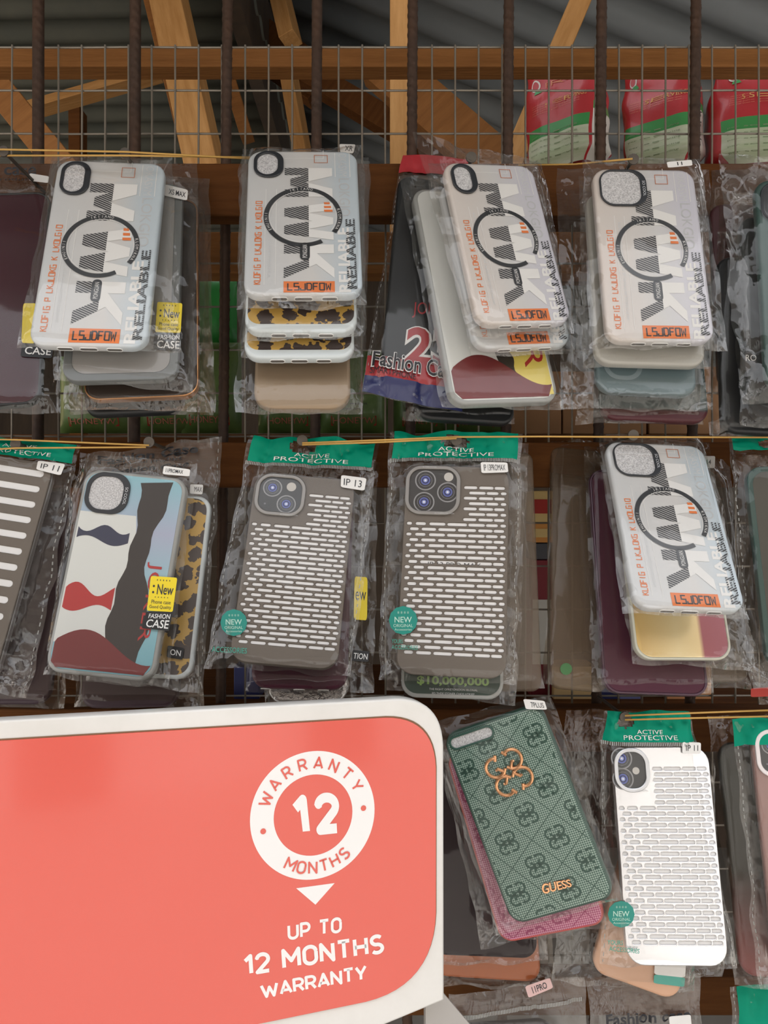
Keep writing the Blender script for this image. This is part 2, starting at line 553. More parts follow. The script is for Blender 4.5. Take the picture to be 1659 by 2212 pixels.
    def sticker(s, quad, mt, lines=(), name='sticker', lift=.0022, label=None, r=.12):
        """flat label on the bag; lines=[(text,(u0,v0,u1,v1),material,bold)]"""
        z = s.t / 2 + lift
        q = [s.loc(*p, z=z) for p in quad]
        mb = MB()
        o = [(.5 + a, .5 + b) for a, b in rr(1, 1, r, n=3)]
        top = [(*bil(q, u, v), z) for u, v in o]; bot = [(x, y, z - .0003) for x, y, _ in top]
        n = len(o)
        mb.add(top + bot, [tuple(range(n))[::-1], tuple(range(n, 2 * n))] + [(i, (i + 1) % n, n + (i + 1) % n, n + i) for i in range(n)], mt)
        for txt, b, m_, bold in lines:
            put_text(mb, txt, (b[0], -b[3], b[2], -b[1]), 0, m_, fn=lambda x, y, zz: (*bil(q, x, -y), z + .0002), bold=bold)
        ob = mb.build(name, s.e)
        if label: ob['label'] = label
        return ob
    def ports(s, mt, spec=((.30, .14), (.5, .16), (.72, .14))):
        for u, wd in spec:
            mb = MB()
            me = curve_mesh([rr(wd * s.w, s.t * .5, s.t * .24), rr(wd * s.w - .0012, s.t * .5 - .0012, s.t * .2)], .0003, 0)
            M = Matrix.Translation(((u - .5) * s.w, -s.h / 2 - .0002, 0)) @ Matrix.Rotation(PI / 2, 4, 'X')
            mb.mesh(me, WHITE, M)
            me = curve_mesh([rr(wd * s.w - .0012, s.t * .5 - .0012, s.t * .2)], .0001, 0)
            mb.mesh(me, mt, M)
            mb.build('port_opening', s.case)

# ------------------------------------------------------------------ kinds of case
def mwk_print(pk):
    mb = MB(); z = .0002
    w, h = pk.w, pk.h
    f2 = lambda x, y, zz: (x, y, pk.t / 2 + zz)
    def uvp(X, Y, v0, v1, u0=.335, u1=.765):  # letters lie on their side, reading downward
        return ((u0 + (u1 - u0) * Y - .5) * w, (.5 - (v0 + (v1 - v0) * X)) * h)
    letters = [((.135, .345), [[(0, 0), (0, 1), (.25, 1), (.25, 0)], [(.75, 0), (.75, 1), (1, 1), (1, 0)], [(.0, 1), (.28, 1), (.62, .12), (.38, .12)], [(.72, 1), (1, 1), (.62, .12), (.38, .12)]]),
               ((.385, .645), [[(0, 1), (.2, 1), (.38, 0), (.16, 0)], [(.38, 0), (.16, 0), (.41, 1), (.59, 1)], [(.41, 1), (.59, 1), (.84, 0), (.62, 0)], [(.84, 0), (.62, 0), (.8, 1), (1, 1)]]),
               ((.675, .895), [[(0, 0), (0, 1), (.27, 1), (.27, 0)], [(.27, .36), (.27, .66), (.72, 1), (1, 1)], [(.36, .62), (.54, .72), (1, 0), (.7, 0)]])]
    for (v0, v1), quads in letters:
        for i, q in enumerate(quads):
            for lo in (True, False):
                p = clip_half(q, 1, .5, lo)
                if len(p) < 3: continue
                zz = z + (.00012 if not lo else 0) + i * .00001
                mb.poly([uvp(a, b, v0, v1) for a, b in p], zz, STRIPE if lo else WHITE, f2)
    # ring with a gap where the white letter crosses it
    R = .325 * w; c = (0, (.5 - .485) * h)
    a0, a1 = math.radians(-62), math.radians(-37) + 0
    pts = [(c[0] + R * math.cos(a), c[1] + R * math.sin(a)) for a in [math.radians(-34) + i * math.radians(334) / 70 for i in range(71)]]
    mb.stroke(pts, .042 * w, z + .0003, RIM, fn=f2)
    mb.stroke([(c[0] + (p[0] - c[0]) * .905, c[1] + (p[1] - c[1]) * .905) for p in pts], .006 * w, z + .0003, WHITE, fn=f2)
    for wd, an in (('IKIJANO', 92), ('KLOMJKNA', -4), ('EHUJNJI', 190)):
        for i, ch in enumerate(wd):
            a = math.radians(an + (3.2 - i) * 5.6) if an != 190 else math.radians(an - (3.2 - i) * -5.6 - 2)
            if an == 190: a = math.radians(an + (3.2 - i) * 5.6)
            M = Matrix.Translation((c[0] + R * math.cos(a), c[1] + R * math.sin(a), 0)) @ Matrix.Rotation(a - PI / 2, 4, 'Z')
            g = .011 * w
            gw = g * 1.2 * min(.85, text_geo(ch)[2])
            put_text(mb, ch, (-gw, -g * 1.2, gw, g * 1.2), 0, WHITE, fn=lambda x, y, zz: tuple(M @ Vector((x, y, pk.t / 2 + .0007))))
    for i in range(3):
        mb.poly([((u - .5) * w, (.5 - v) * h) for u, v in ((.685 + i * .0, .385 + i * .026), (.735 + i * .012, .385 + i * .026), (.738 + i * .012, .40 + i * .026), (.688, .40 + i * .026))], z + .0003, ORANGE, f2)
    # pill
    mb.poly([((.515 - .5) * w + x, (.5 - .722) * h + y) for x, y in rr(.085 * w, .115 * h, .04 * w)], z + .0003, RIM, f2)
    put_text(mb, 'PONGUAN', pk.box(.495, .68, .535, .765), z + .0004, WHITE, f2, rot=90)
    # orange plate with its word
    x0, y0, x1, y1 = pk.box(.335, .915, .765, .985)
    mb.poly([(x0, y0), (x1, y0), (x1, y1), (x0, y1)], z + .00005, ORANGE, f2)
    put_squares(mb, 'LSJDFOW', pk.box(.365, .929, .74, .971), z + .0002, INK, f2, wt=.165)
    put_squares(mb, 'KLOFIG P LKJLOKG K LKOLGIO', pk.box(.085, .375, .138, .935), z + .0001, ORANGE, f2, wt=.15, rot=90)
    for u in (.168, .262):
        x0, y0, x1, y1 = pk.box(u, .29, u + .005, .935)
        mb.poly([(x0, y0), (x1, y0), (x1, y1), (x0, y1)], z, WHITE, f2)
    put_text(mb, 'IKPOIGLIKMW JLSJFOEWIOKASVM', pk.box(.2, .33, .232, .885), z, SOFTWHITE, f2, rot=90)
    # corner mark
    for bx in ((.33, .062, .66, .0645), (.685, .0, .690, .062), (.66, .0645, .69, .062)):
        x0, y0, x1, y1 = pk.box(*bx); mb.poly([(x0, y0), (x1, y0), (x1, y1), (x0, y1)], z, WHITE, f2)
    x0, y0, x1, y1 = pk.box(.605, .04, .725, .095)
    mb.stroke([(x0, y0), (x1, y0), (x1, y1), (x0, y1)], .0005, z + .0002, mat('rust_line', (.55, .2, .1), .5), closed=True, fn=f2)
    for u in (.79, .925):
        x0, y0, x1, y1 = pk.box(u, .02, u + .006, .2)
        mb.poly([(x0, y0), (x1, y0), (x1, y1), (x0, y1)], z, WHITE, f2)
    put_text(mb, 'OKASVM', pk.box(.825, .025, .9, .195), z, SOFTWHITE, f2, rot=-90)
    put_text(mb, 'LOKGJO', pk.box(.79, .21, .92, .48), z, mat('faint_print', (.52, .54, .56), .45), f2, rot=-90)
    put_text(mb, 'RELIABLE', pk.box(.80, .56, .9, .985), z, WHITE, f2, rot=90, bold=.03)
    put_text(mb, 'RELIABLE', pk.box(.872, .5, .955, .965), z + .0002, STRIPE2, f2, rot=90, bold=.03)
    return mb.build('printed_design', pk.case)

def ring_cutout(pk, u0, v0, u1, v1, r, side=.0042, thin=.0018, foam=FOAM, word=None, ring=None):
    x0, y0, x1, y1 = pk.box(u0, v0, u1, v1)
    w, h = x1 - x0, y1 - y0; cx, cy = (x0 + x1) / 2, (y0 + y1) / 2
    mb = MB(); pk.plate(mb, [rr(w - thin, h - thin, r, cx, cy)], .0003, .0003, foam); mb.build('foam_pad', pk.case)
    mb = MB()
    iw = w - thin - side
    pk.plate(mb, [rr(w, h, r, cx, cy, 10), rr(iw, h - 2 * thin, r * .82, cx - (side - thin) / 2, cy, 10)], .0002, .0016, ring or RIM, bev=.0004)
    if word:
        put_text(mb, word, (x1 - side * .72, cy - h * .24, x1 - side * .28, cy + h * .18), 0, SOFTWHITE, lambda x, y, z: (x, y, pk.t / 2 + .0021), rot=-90)
    mb.build('lens_ring', pk.case)

def mwk(label, corners, d, bag, tilt, yaw, cut='oval', bodyname='milky_case', warm=0, **kw):
    pk = Packet('phone_case_packet', label, 'phone case packet', corners, d, tilt, yaw, group='milky printed cases')
    body = ramp_mat('milky_warm' if warm else 'milky_cool',
                    [(0, (.60, .46, .40)), (.3, (.66, .60, .56)), (.7, (.62, .62, .62)), (1, (.60, .60, .68))] if warm else
                    [(0, (.54, .60, .64)), (.35, (.60, .61, .62)), (.75, (.64, .63, .62)), (1, (.52, .60, .66))], 'X', (-.05, .05), .32, coat=.3, wobble=.35)
    pk.slab(body, r=.0115)
    if cut == 'oval': ring_cutout(pk, .055, .018, .325, .21, .0105, side=.0045, thin=.0026)
    else: ring_cutout(pk, .05, .015, .51, .235, .0115, side=.0048, thin=.0014, word='SO COOL')
    mwk_print(pk)
    pk.ports(mat('port_shadow', (.12, .11, .10), .6))
    pk.bag(bag, **kw)
    return pk

def lens_stack(mb, x, y, r, z):
    LB = mat('lens_black', (.01, .01, .012), .25, coat=.5)
    for k, (f, m_) in enumerate(((1., mat('lens_rim', (.30, .30, .31), .4, .3)), (.88, LB), (.66, mat('lens_grey', (.16, .16, .18), .3)), (.60, LB), (.46, mat('lens_blue', (.10, .13, .42), .25)),
                                  (.34, mat('lens_deep', (.02, .025, .12), .2)), (.2, mat('lens_pale', (.30, .36, .70), .2)), (.09, WHITE))):
        mb.poly(circ(r * f, x, y, 28), z + k * .00006, m_)

def camera_ring(pk, u0, v0, u1, v1, r, ringm, lenses, flash, words=True, thick=.0032, cardm=None):
    x0, y0, x1, y1 = pk.box(u0, v0, u1, v1); w, h = x1 - x0, y1 - y0; cx, cy = (x0 + x1) / 2, (y0 + y1) / 2
    mb = MB(); zt = pk.t / 2
    pk.plate(mb, [rr(w - thick, h - thick, r * .8, cx, cy)], .0001, .0003, cardm or mat('camera_card', (.022, .021, .022), .35, coat=.3))
    for a, b, c in lenses:
        lens_stack(mb, x0 + a * w, y1 - b * h, c * w, zt + .0005)
    if flash: mb.poly(circ(flash[2] * w, x0 + flash[0] * w, y1 - flash[1] * h, 20), zt + .0006, mat('flash_disc', (.55, .53, .50), .5))
    mb.poly(circ(.02 * w, x0 + .22 * w, y1 - .73 * h, 12), zt + .0005, mat('lens_grey', (.16, .16, .18)))
    mb.build('camera_print', pk.case)
    mb = MB()
    pk.plate(mb, [rr(w, h, r, cx, cy, 10), rr(w - 2 * thick, h - 2 * thick, r * .72, cx, cy, 10)], .0001, .0022, ringm, bev=.0007)
    if words:
        for a, b, vv in ((.3, .55, .035), (.55, .9, .965)):
            put_text(mb, 'ACTIVEPROTECTION', (x0 + a * w, y1 - vv * h - .0006, x0 + b * w, y1 - vv * h + .0005), 0, mat('ring_print', (.5, .5, .5), .5), lambda x, y, z: (x, y, zt + .00235))
    mb.build('lens_ring', pk.case)

def vent_holes(pk, cam_u, top=.105, full=.275, end=.912, pitch=.0265):
    A = ((.055, .05), (.165, .10), (.325, .155), (.515, .19), (.70, .16), (.845, .115), (.952, .055))
    B = ((.105, .085), (.245, .14), (.42, .17), (.61, .175), (.785, .14), (.912, .10))
    o = []; v = top; k = 0
    while v < end:
        for u, L in (A if k % 2 else B):
            if v < full - .005 and u - L / 2 < cam_u: 
                if u + L * .1 < cam_u: continue
                L2 = u + L / 2 - cam_u; u, L = cam_u + L2 / 2, L2
                if L < .03: continue
            o.append(rr(L * pk.w, pitch * .56 * pk.h, pitch * .28 * pk.h, (u - .5) * pk.w, (.5 - v) * pk.h, 3))
        v += pitch; k += 1
    return o

def vented(label, corners, d, tilt, yaw, bodym, ringm, cam, lenses, flash, cardtxt=None, cardm=None, group='vented cases'):
    pk = Packet('phone_case_packet', label, 'phone case packet', corners, d, tilt, yaw, t=.0095, group=group)
    holes = vent_holes(pk, cam[2] + .035)
    # the perforated back, its slots cut right through
    me = curve_mesh([rr(pk.w, pk.h, .0125)] + holes, .0008, .0007, 2)
    mb = MB(); mb.mesh(me, bodym, Matrix.Translation((0, 0, pk.t / 2 - .0015)))
    me = curve_mesh([rr(pk.w, pk.h, .0125), rr(pk.w - .003, pk.h - .003, .011)], .002, .0012, 2)
    mb.mesh(me, bodym, Matrix.Translation((0, 0, -.0012)))
    pk.case = mb.build('phone_case', pk.e)
    mb = MB()
    pk.plate(mb, [rr(pk.w - .0035, pk.h - .0035, .011)], -.0014, .0004, cardm or mat('insert_card', (.82, .82, .83), .6))
    if cardtxt:
        put_text(mb, cardtxt, pk.box(.25, .475, .75, .495), 0, INK, lambda x, y, z: (x, y, pk.t / 2 - .0008))
    c = mb.build('insert_card', pk.e); c['label'] = 'white paper insert card behind the slots'
    camera_ring(pk, *cam, .0125, ringm, lenses, flash)
    return pk

def plain(label, corners, d, bag, mt, tilt=20, yaw=2, r=.012, name='phone_case_packet', group=None, rim=None, t=.0085, film=None, rimw=.0016, cat='phone case packet', **kw):
    pk = Packet(name, label, cat, corners, d, tilt, yaw, t=t, group=group)
    pk.slab(mt, r=r)
    if rim:
        mb = MB(); me = curve_mesh([rr(pk.w + .0006, pk.h + .0006, r), rr(pk.w - 2 * rimw, pk.h - 2 * rimw, r * .9)], t * .32, .0008, 2)
        mb.mesh(me, rim, Matrix.Translation((0, 0, t * .15))); mb.build('case_rim', pk.case)
    pk.bag(bag, film=film, **kw)
    return pk

LEO = None
def leopard_mat():
    if 'leopard' in MATS: return MATS['leopard']
    m = mat('leopard', (.6, .36, .07), .35, coat=.3)
    t = m.node_tree; N, L = t.nodes.new, t.links.new
    tc = N('ShaderNodeTexCoord'); n = N('ShaderNodeTexNoise'); n.inputs['Scale'].default_value = 190; n.inputs['Detail'].default_value = 2
    L(tc.outputs['Object'], n.inputs['Vector'])
    mx = N('ShaderNodeVectorMath'); mx.operation = 'MULTIPLY_ADD'; mx.inputs[1].default_value = (.011, .011, 0)
    L(n.outputs['Color'], mx.inputs[0]); L(tc.outputs['Object'], mx.inputs[2])
    v = N('ShaderNodeTexVoronoi'); v.inputs['Scale'].default_value = 78; v.voronoi_dimensions = '2D'; v.inputs['Randomness'].default_value = .8
    L(mx.outputs[0], v.inputs['Vector'])
    r = N('ShaderNodeValToRGB'); r.color_ramp.interpolation = 'CONSTANT'
    e = r.color_ramp.elements; e[0].color = (.045, .03, .028, 1); e[1].position = .42; e[1].color = (.55, .34, .075, 1)
    L(v.outputs['Distance'], r.inputs[0]); L(r.outputs[0], t.nodes['Principled BSDF'].inputs['Base Color'])
    return m

def weave_mat(name, dark, light, scale=900):
    if name in MATS: return MATS[name]
    m = mat(name, dark, .55); t = m.node_tree; N, L = t.nodes.new, t.links.new
    tc = N('ShaderNodeTexCoord'); mp = N('ShaderNodeMapping'); mp.inputs['Rotation'].default_value = (0, 0, .78)
    L(tc.outputs['Object'], mp.inputs[0])
    ck = N('ShaderNodeTexChecker'); ck.inputs['Scale'].default_value = scale; L(mp.outputs[0], ck.inputs['Vector'])
    n = N('ShaderNodeTexNoise'); n.inputs['Scale'].default_value = 700; L(tc.outputs['Object'], n.inputs['Vector'])
    ck.inputs['Color1'].default_value = (*dark, 1); ck.inputs['Color2'].default_value = (*light, 1)
    mi = N('ShaderNodeMix'); mi.data_type = 'RGBA'; mi.blend_type = 'MULTIPLY'; mi.inputs[0].default_value = .5
    L(ck.outputs[0], mi.inputs[6]); L(n.outputs['Color'], mi.inputs[7]); 
    L(ck.outputs[0], t.nodes['Principled BSDF'].inputs['Base Color'])
    bp = N('ShaderNodeBump'); bp.inputs['Strength'].default_value = .5; bp.inputs['Distance'].default_value = .0006
    L(ck.outputs['Fac'], bp.inputs['Height']); L(bp.outputs[0], t.nodes['Principled BSDF'].inputs['Normal'])
    return m

def clover(R, rot=0.):
    """four looped letters set as a clover: list of strokes"""
    o = []
    for k in range(4):
        a = rot + PI / 4 + k * PI / 2; s = 1 if k % 2 else -1
        c = (.54 * R * math.cos(a), .54 * R * math.sin(a)); r = .36 * R
        on = lambda b, q=1.: (c[0] + r * q * math.cos(a + s * math.radians(b)), c[1] + r * q * math.sin(a + s * math.radians(b)))
        o.append([on(-75 + i * 250 / 18) for i in range(19)])
        o.append([on(-75, .70), on(-75, 1.34)])                       # serif
        o.append([on(175), on(175, .25), on(120, .3)])                # bar of the letter
        b0 = (.17 * R * math.cos(a), .17 * R * math.sin(a))
        o.append([(b0[0] - .12 * R * math.sin(a), b0[1] + .12 * R * math.cos(a)), (b0[0] + .12 * R * math.sin(a), b0[1] - .12 * R * math.cos(a))])
    return o

# ------------------------------------------------------------------ round-cornered sans lettering for the sign
def _arc(cx, cy, rx, ry, a0, a1, n=12):
    return [(cx + rx * math.cos(math.radians(a0 + (a1 - a0) * i / n)), cy + ry * math.sin(math.radians(a0 + (a1 - a0) * i / n))) for i in range(n + 1)]
SANS = {'1': (.30, [[(0, .74), (.27, 1), (.27, 0)]]),
        '2': (.56, [_arc(.28, .72, .28, .28, 175, -38, 14) + [(.0, .0), (.57, .0)]]),
        'W': (.98, [[(0, 1), (.25, 0), (.49, .78), (.73, 0), (.98, 1)]]),
        'A': (.66, [[(0, 0), (.33, 1), (.66, 0)], [(.11, .27), (.55, .27)]]),
        'R': (.58, [[(0, 0), (0, 1), (.30, 1)] + _arc(.30, .73, .26, .27, 90, -90, 10) + [(0, .46)], [(.30, .46), (.58, 0)]]),
        'P': (.56, [[(0, 0), (0, 1), (.30, 1)] + _arc(.30, .71, .26, .29, 90, -90, 10) + [(0, .42)]]),
        'N': (.60, [[(0, 0), (0, 1), (.60, 0), (.60, 1)]]),
        'T': (.60, [[(0, 1), (.60, 1)], [(.30, 1), (.30, 0)]]),
        'Y': (.64, [[(0, 1), (.32, .42), (.64, 1)], [(.32, .45), (.32, 0)]]),
        'M': (.76, [[(0, 0), (0, 1), (.38, .36), (.76, 1), (.76, 0)]]),
        'O': (.60, [_arc(.30, .70, .30, .30, 0, 180, 12) + _arc(.30, .30, .30, .30, 180, 360, 12) + [(.60, .70)]]),
        'H': (.60, [[(0, 0), (0, 1)], [(.60, 0), (.60, 1)], [(0, .5), (.60, .5)]]),
        'S': (.56, [_arc(.28, .745, .27, .255, 35, 262, 12) + _arc(.28, .245, .28, .255, 86, -145, 12)]),
        'U': (.60, [[(0, 1)] + _arc(.30, .29, .30, .29, 180, 360, 12) + [(.60, 1)]]), ' ': (.22, [])}
def sans(mb, word, mt, fn, wt=.17, gap=.30, z=0.):
    """fn maps (0..1, 0..1) to the surface"""
    g = gap; tot = sum(SANS[c][0] for c in word) + g * (len(word) - 1) + wt; x = wt / 2
    for c in word:
        for pl in SANS[c][1]:
            pts = [(x + a, wt / 2 + b * (1 - wt)) for a, b in pl]
            f = lambda X, Y, Z: fn(X / tot, Y, Z)
            for k in range(len(pts) - 1):
                mb.stroke(pts[k:k + 2], wt, k * 1.2e-5, mt, fn=f)
                if k: mb.poly(circ(wt / 2, *pts[k], 14), (k + .5) * 1.2e-5, mt, f)
        x += SANS[c][0] + g
# ------------------------------------------------------------------ the setting
WOOD = mat('warm_wood', (.21, .085, .024), .8, spec=.2, vary=(3., (.30, .13, .040), .9, (3, 30, 30)), bump=(8, .4, (3, 40, 40)))
WOODD = mat('dark_wood', (.085, .030, .008), .85, spec=.15, vary=(3., (.14, .054, .015), .9, (3, 30, 30)), bump=(8, .4, (3, 40, 40)))
WOODL = mat('pale_wood', (.36, .175, .055), .8, spec=.2, vary=(4., (.50, .27, .10), .8, (25, 25, 3)), bump=(8, .3, (30, 30, 3)))
STEEL = mat('rusty_bar', (.05, .034, .027), .6, .5, vary=(60, (.10, .055, .035), .8, (1, 1, .3)), bump=(200, .3, (1, 1, 1)))
WIRE = mat('dull_wire', (.27, .24, .20), .5, .6)
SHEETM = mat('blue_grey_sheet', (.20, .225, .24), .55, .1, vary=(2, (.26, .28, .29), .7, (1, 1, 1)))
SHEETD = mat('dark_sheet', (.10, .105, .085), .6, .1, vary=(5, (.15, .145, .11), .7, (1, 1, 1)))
EARTH = mat('packed_earth', (.34, .31, .275), .9, vary=(3, (.42, .39, .35), .8, (1, 1, 1)))
DARKW = mat('dark_boards', (.05, .035, .025), .8, vary=(4, (.08, .055, .035), .8, (8, 8, 1)))

def corrugated(name, origin, du, dv, mt, pitch=.076, amp=.009, kind=True, per=8):
    """sheet spanned by du (across the ribs) and dv (along the ribs)"""
    du, dv, o = Vector(du), Vector(dv), Vector(origin); n = du.cross(dv).normalized()
    k = int(du.length / pitch * per); vs_ = []
    for i in range(k + 1):
        h = math.sin(2 * PI * i / per)
        p = o + du * (i / k) + n * amp * (abs(h) ** .7 * (1 if h > 0 else -1))
        vs_ += [p, p + dv]
    mb = MB(); mb.add(vs_, [(2 * i, 2 * i + 1, 2 * i + 3, 2 * i + 2) for i in range(k)], mt)
    ob = mb.build(name, sharp=1.5)
    s = ob.modifiers.new('sheet', 'SOLIDIFY'); s.thickness = .0012
    return struct(ob)

mb = MB(); mb.box((0, -6, -.02), (26, 19.2, .04), EARTH); struct(mb.build('floor'))
Z = CAMZ
# roof inside the shed: a sloping sheet on one side, a flat one on the other
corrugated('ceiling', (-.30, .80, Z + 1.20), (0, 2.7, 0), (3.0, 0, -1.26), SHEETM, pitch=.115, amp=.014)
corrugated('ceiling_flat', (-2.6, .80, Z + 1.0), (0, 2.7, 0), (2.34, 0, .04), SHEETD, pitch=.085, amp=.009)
mb = MB(); mb.box((-.28, 2.15, Z + 1.11), (.03, 2.7, .34), DARKW); struct(mb.build('trim_1'))
corrugated('ceiling_unseen_eave', (-2.6, .74, Z + .68), (0, -.47, -.08), (5.2, 0, 0), SHEETM, pitch=.076, amp=.008)  # unseen eave, its reach set to shade the upper rows
# unseen shop fronts added across the lane: pale below, dark above, for reflections
LANE_PALE = mat('unseen_wall_pale', (.72, .71, .69), .8, vary=(1.5, (.60, .58, .55), .7, (1, 1, .5)))  # made-up pale wall face, bright for the silver case to reflect
mb = MB(); mb.box((0, -5.2, 1.15), (22, .2, 2.3), LANE_PALE); mb.box((0, -5.2, 3.85), (22, .2, 3.1), mat('unseen_wall_dark', (.17, .14, .12), .85, vary=(.8, (.26, .22, .18), .8, (1, 1, .4)))); struct(mb.build('wall_unseen_across_lane'))
for k, x in enumerate((-6.2, -3.6, -1.5, .55, 2.75, 5.2)):  # invented dark doors that put upright streaks into the reflections
    mb = MB(); mb.box((x, -5.08, 1.0), (.62, .05, 2.0), mat('unseen_door_dark', (.06, .04, .03), .7)); struct(mb.build('door_unseen_%d' % (k + 1)))
mb = MB(); mb.box((0, 3.45, 1.4), (6, .03, 2.8), DARKW); struct(mb.build('wall_back'))
mb = MB(); mb.box((-2.6, 2.1, 1.2), (.03, 2.7, 2.4), DARKW); struct(mb.build('wall_left'))
mb = MB(); mb.box((2.65, 2.1, .7), (.03, 2.7, 1.4), DARKW); struct(mb.build('wall_right'))

def timber(name, p0, p1, w, th, mt, label, group=None, cat='timber', roll=0.):
    """a sawn board from p0 to p1; w across the view, th away from it"""
    a, b = P(*p0), P(*p1); d = b - a; L_ = d.length; zx = d.normalized()
    side = zx.cross(Vector((0, 1, 0))).normalized(); back = side.cross(zx)
    if back.y < 0: back = -back; 
    R = Matrix((side, back, zx)).transposed()
    if R.determinant() < 0: R = Matrix((-side, back, zx)).transposed()
    mb = MB(); mb.box((0, 0, 0), (w, th, L_), mt)
    ob = mb.build(name, bevel=.0012)
    ob.matrix_world = Matrix.Translation((a + b) / 2) @ R.to_4x4() @ Matrix.Rotation(math.radians(roll), 4, 'Z')
    return tag(ob, label, cat, group)

def plank(name, x0, x1, y0, y1, d, th, mt, label, group=None, cat='plank'):
    a, b = P(x0, y0, d), P(x1, y1, d)
    mb = MB(); mb.box((0, 0, 0), (b.x - a.x, th, a.z - b.z), mt)
    ob = mb.build(name, bevel=.0015)
    ob.location = ((a.x + b.x) / 2, d + th / 2, (a.z + b.z) / 2)
    return tag(ob, label, cat, group)

plank('wooden_rail', -160, 1830, 352, 466, .672, .022, WOODD, 'dark orange-brown board nailed across the bars behind the top row of packets', 'boards nailed across the bars')
plank('wooden_rail', -160, 1830, 955, 1052, .672, .022, WOODD, 'brown board nailed across the bars behind the middle row of packets', 'boards nailed across the bars')
plank('wooden_rail', -160, 1830, 1532, 1625, .672, .022, WOODD, 'brown board nailed across the bars behind the green monogram case', 'boards nailed across the bars')
plank('wooden_rail', -160, 1830, 2112, 2195, .672, .022, WOODD, 'lowest board across the bars, behind the pink size sticker', 'boards nailed across the bars')
plank('wooden_beam', -200, 1900, 99, 143, .735, .024, WOOD, 'topmost horizontal timber, just behind the upper edge of the wire mesh', cat='beam')
plank('wooden_beam', -200, 1900, 500, 590, .80, .03, WOOD, 'horizontal timber glimpsed behind the bars above the green packs', cat='beam')
# boards of the roof structure
timber('roof_rafter', (352, -60, 1.30), (447, 380, 1.22), .056, .035, WOODL, 'broad pale rafter with a rough bark edge, slanting behind the second bar', 'roof timbers', roll=14)
timber('roof_rafter', (318, -60, 1.36), (428, 380, 1.30), .030, .05, WOOD, 'narrow brown rafter running close beside the broad pale one', 'roof timbers')
timber('roof_rafter', (592, -60, 1.55), (628, 88, 1.5), .032, .04, WOODL, 'short pale board end hanging from the roof between the third and fourth bars', 'roof timbers', roll=20)
timber('roof_rafter', (622, 150, 1.5), (662, 380, 1.45), .026, .04, WOODL, 'slim pale strut under the top timber, beside the fourth bar', 'roof timbers', roll=15)
timber('upright_post', (866, -60, 1.02), (866, 560, 1.02), .029, .05, WOODL, 'pale upright post close behind the fifth bar', 'roof timbers')
timber('diagonal_brace', (1280, -60, 1.12), (1085, 400, 1.06), .029, .04, WOODL, 'long pale brace leaning across, its foot beside the first red pouch', 'roof timbers')
timber('diagonal_brace', (820, 140, 1.30), (1130, 410, 1.22), .075, .03, WOOD, 'wide orange-brown board sloping down from the upright post', 'roof timbers')
timber('roof_rafter', (60, 240, 1.45), (345, 158, 1.45), .016, .04, WOODL, 'thin pale batten rising gently beneath the top timber', 'roof timbers')
timber('diagonal_brace', (-60, 120, 1.25), (150, 380, 1.2), .045, .03, WOOD, 'brown board sloping down behind the first bar', 'roof timbers')
timber('roof_rafter', (480, 120, 1.5), (535, 300, 1.5), .024, .04, WOOD, 'short brown strut right of the third bar, under the top timber', 'roof timbers')
timber('upright_post', (168, 240, 1.6), (176, 2655, 1.6), .024, .04, WOODD, 'dark upright stud whose top shows between the first and second bars', 'roof timbers')
timber('roof_rafter', (390, -30, 1.85), (700, 190, 1.75), .10, .04, WOODD, 'broad dark board high under the roof, sloping behind the third bar', 'roof timbers')
timber('roof_rafter', (640, 150, 1.7), (1000, 360, 1.6), .05, .04, WOODD, 'dim brown board in the shade behind the fourth bar', 'roof timbers')
timber('roof_rafter', (1640, -40, 1.3), (1800, 40, 1.3), .03, .03, WOODL, 'pale board end at the top corner above the last bar', 'roof timbers')

# reinforcing bars
def bar_mesh():
    r0, n, zt, zb, st = .0045, 16, .56, -.50, .0011
    k = int((zt - zb) / st); vs_ = []
    for j in range(k + 1):
        z = zb + (zt - zb) * j / k
        for i in range(n):
            a = 2 * PI * i / n
            ph = ((z + .0042 * math.cos(a)) / .0088 + (.5 if math.sin(a) > 0 else 0)) % 1
            r = r0 + (.0005 * math.sin(PI * ph / .32) if ph < .32 else 0) * min(1, abs(math.sin(a)) * 3)
            if i in (0, n // 2): r = r0 + .0006
            vs_.append((r * math.cos(a), r * math.sin(a), z))
    mb = MB(); mb.add(vs_, [(j * n + i, j * n + (i + 1) % n, (j + 1) * n + (i + 1) % n, (j + 1) * n + i) for j in range(k) for i in range(n)], STEEL)
    return mb
where = ('passing in front of the sloping brown board', 'crossing the broad pale rafter', 'with the clearest slanting ribs, between the first two printed cases', 'just above the second printed case',
         'in front of the pale upright post', 'midway between the pale post and the red pouches', 'in front of the first red pouch', 'between the second and third red pouches')
bar0 = None
for i, px in enumerate((65, 278, 473, 677, 887, 1098, 1302, 1509)):
    if not bar0: o = bar0 = bar_mesh().build('reinforcing_bar', sharp=2)
    else:
        o = bar0.copy(); COL.objects.link(o)
    o.location = ((px - CX) / F * .685, .7005, CAMZ)
    o.rotation_euler = (math.radians(.6), 0, .5 if i != 2 else 1.35)
    tag(o, 'rusty ribbed upright steel bar ' + where[i], 'steel bar', 'upright steel bars')

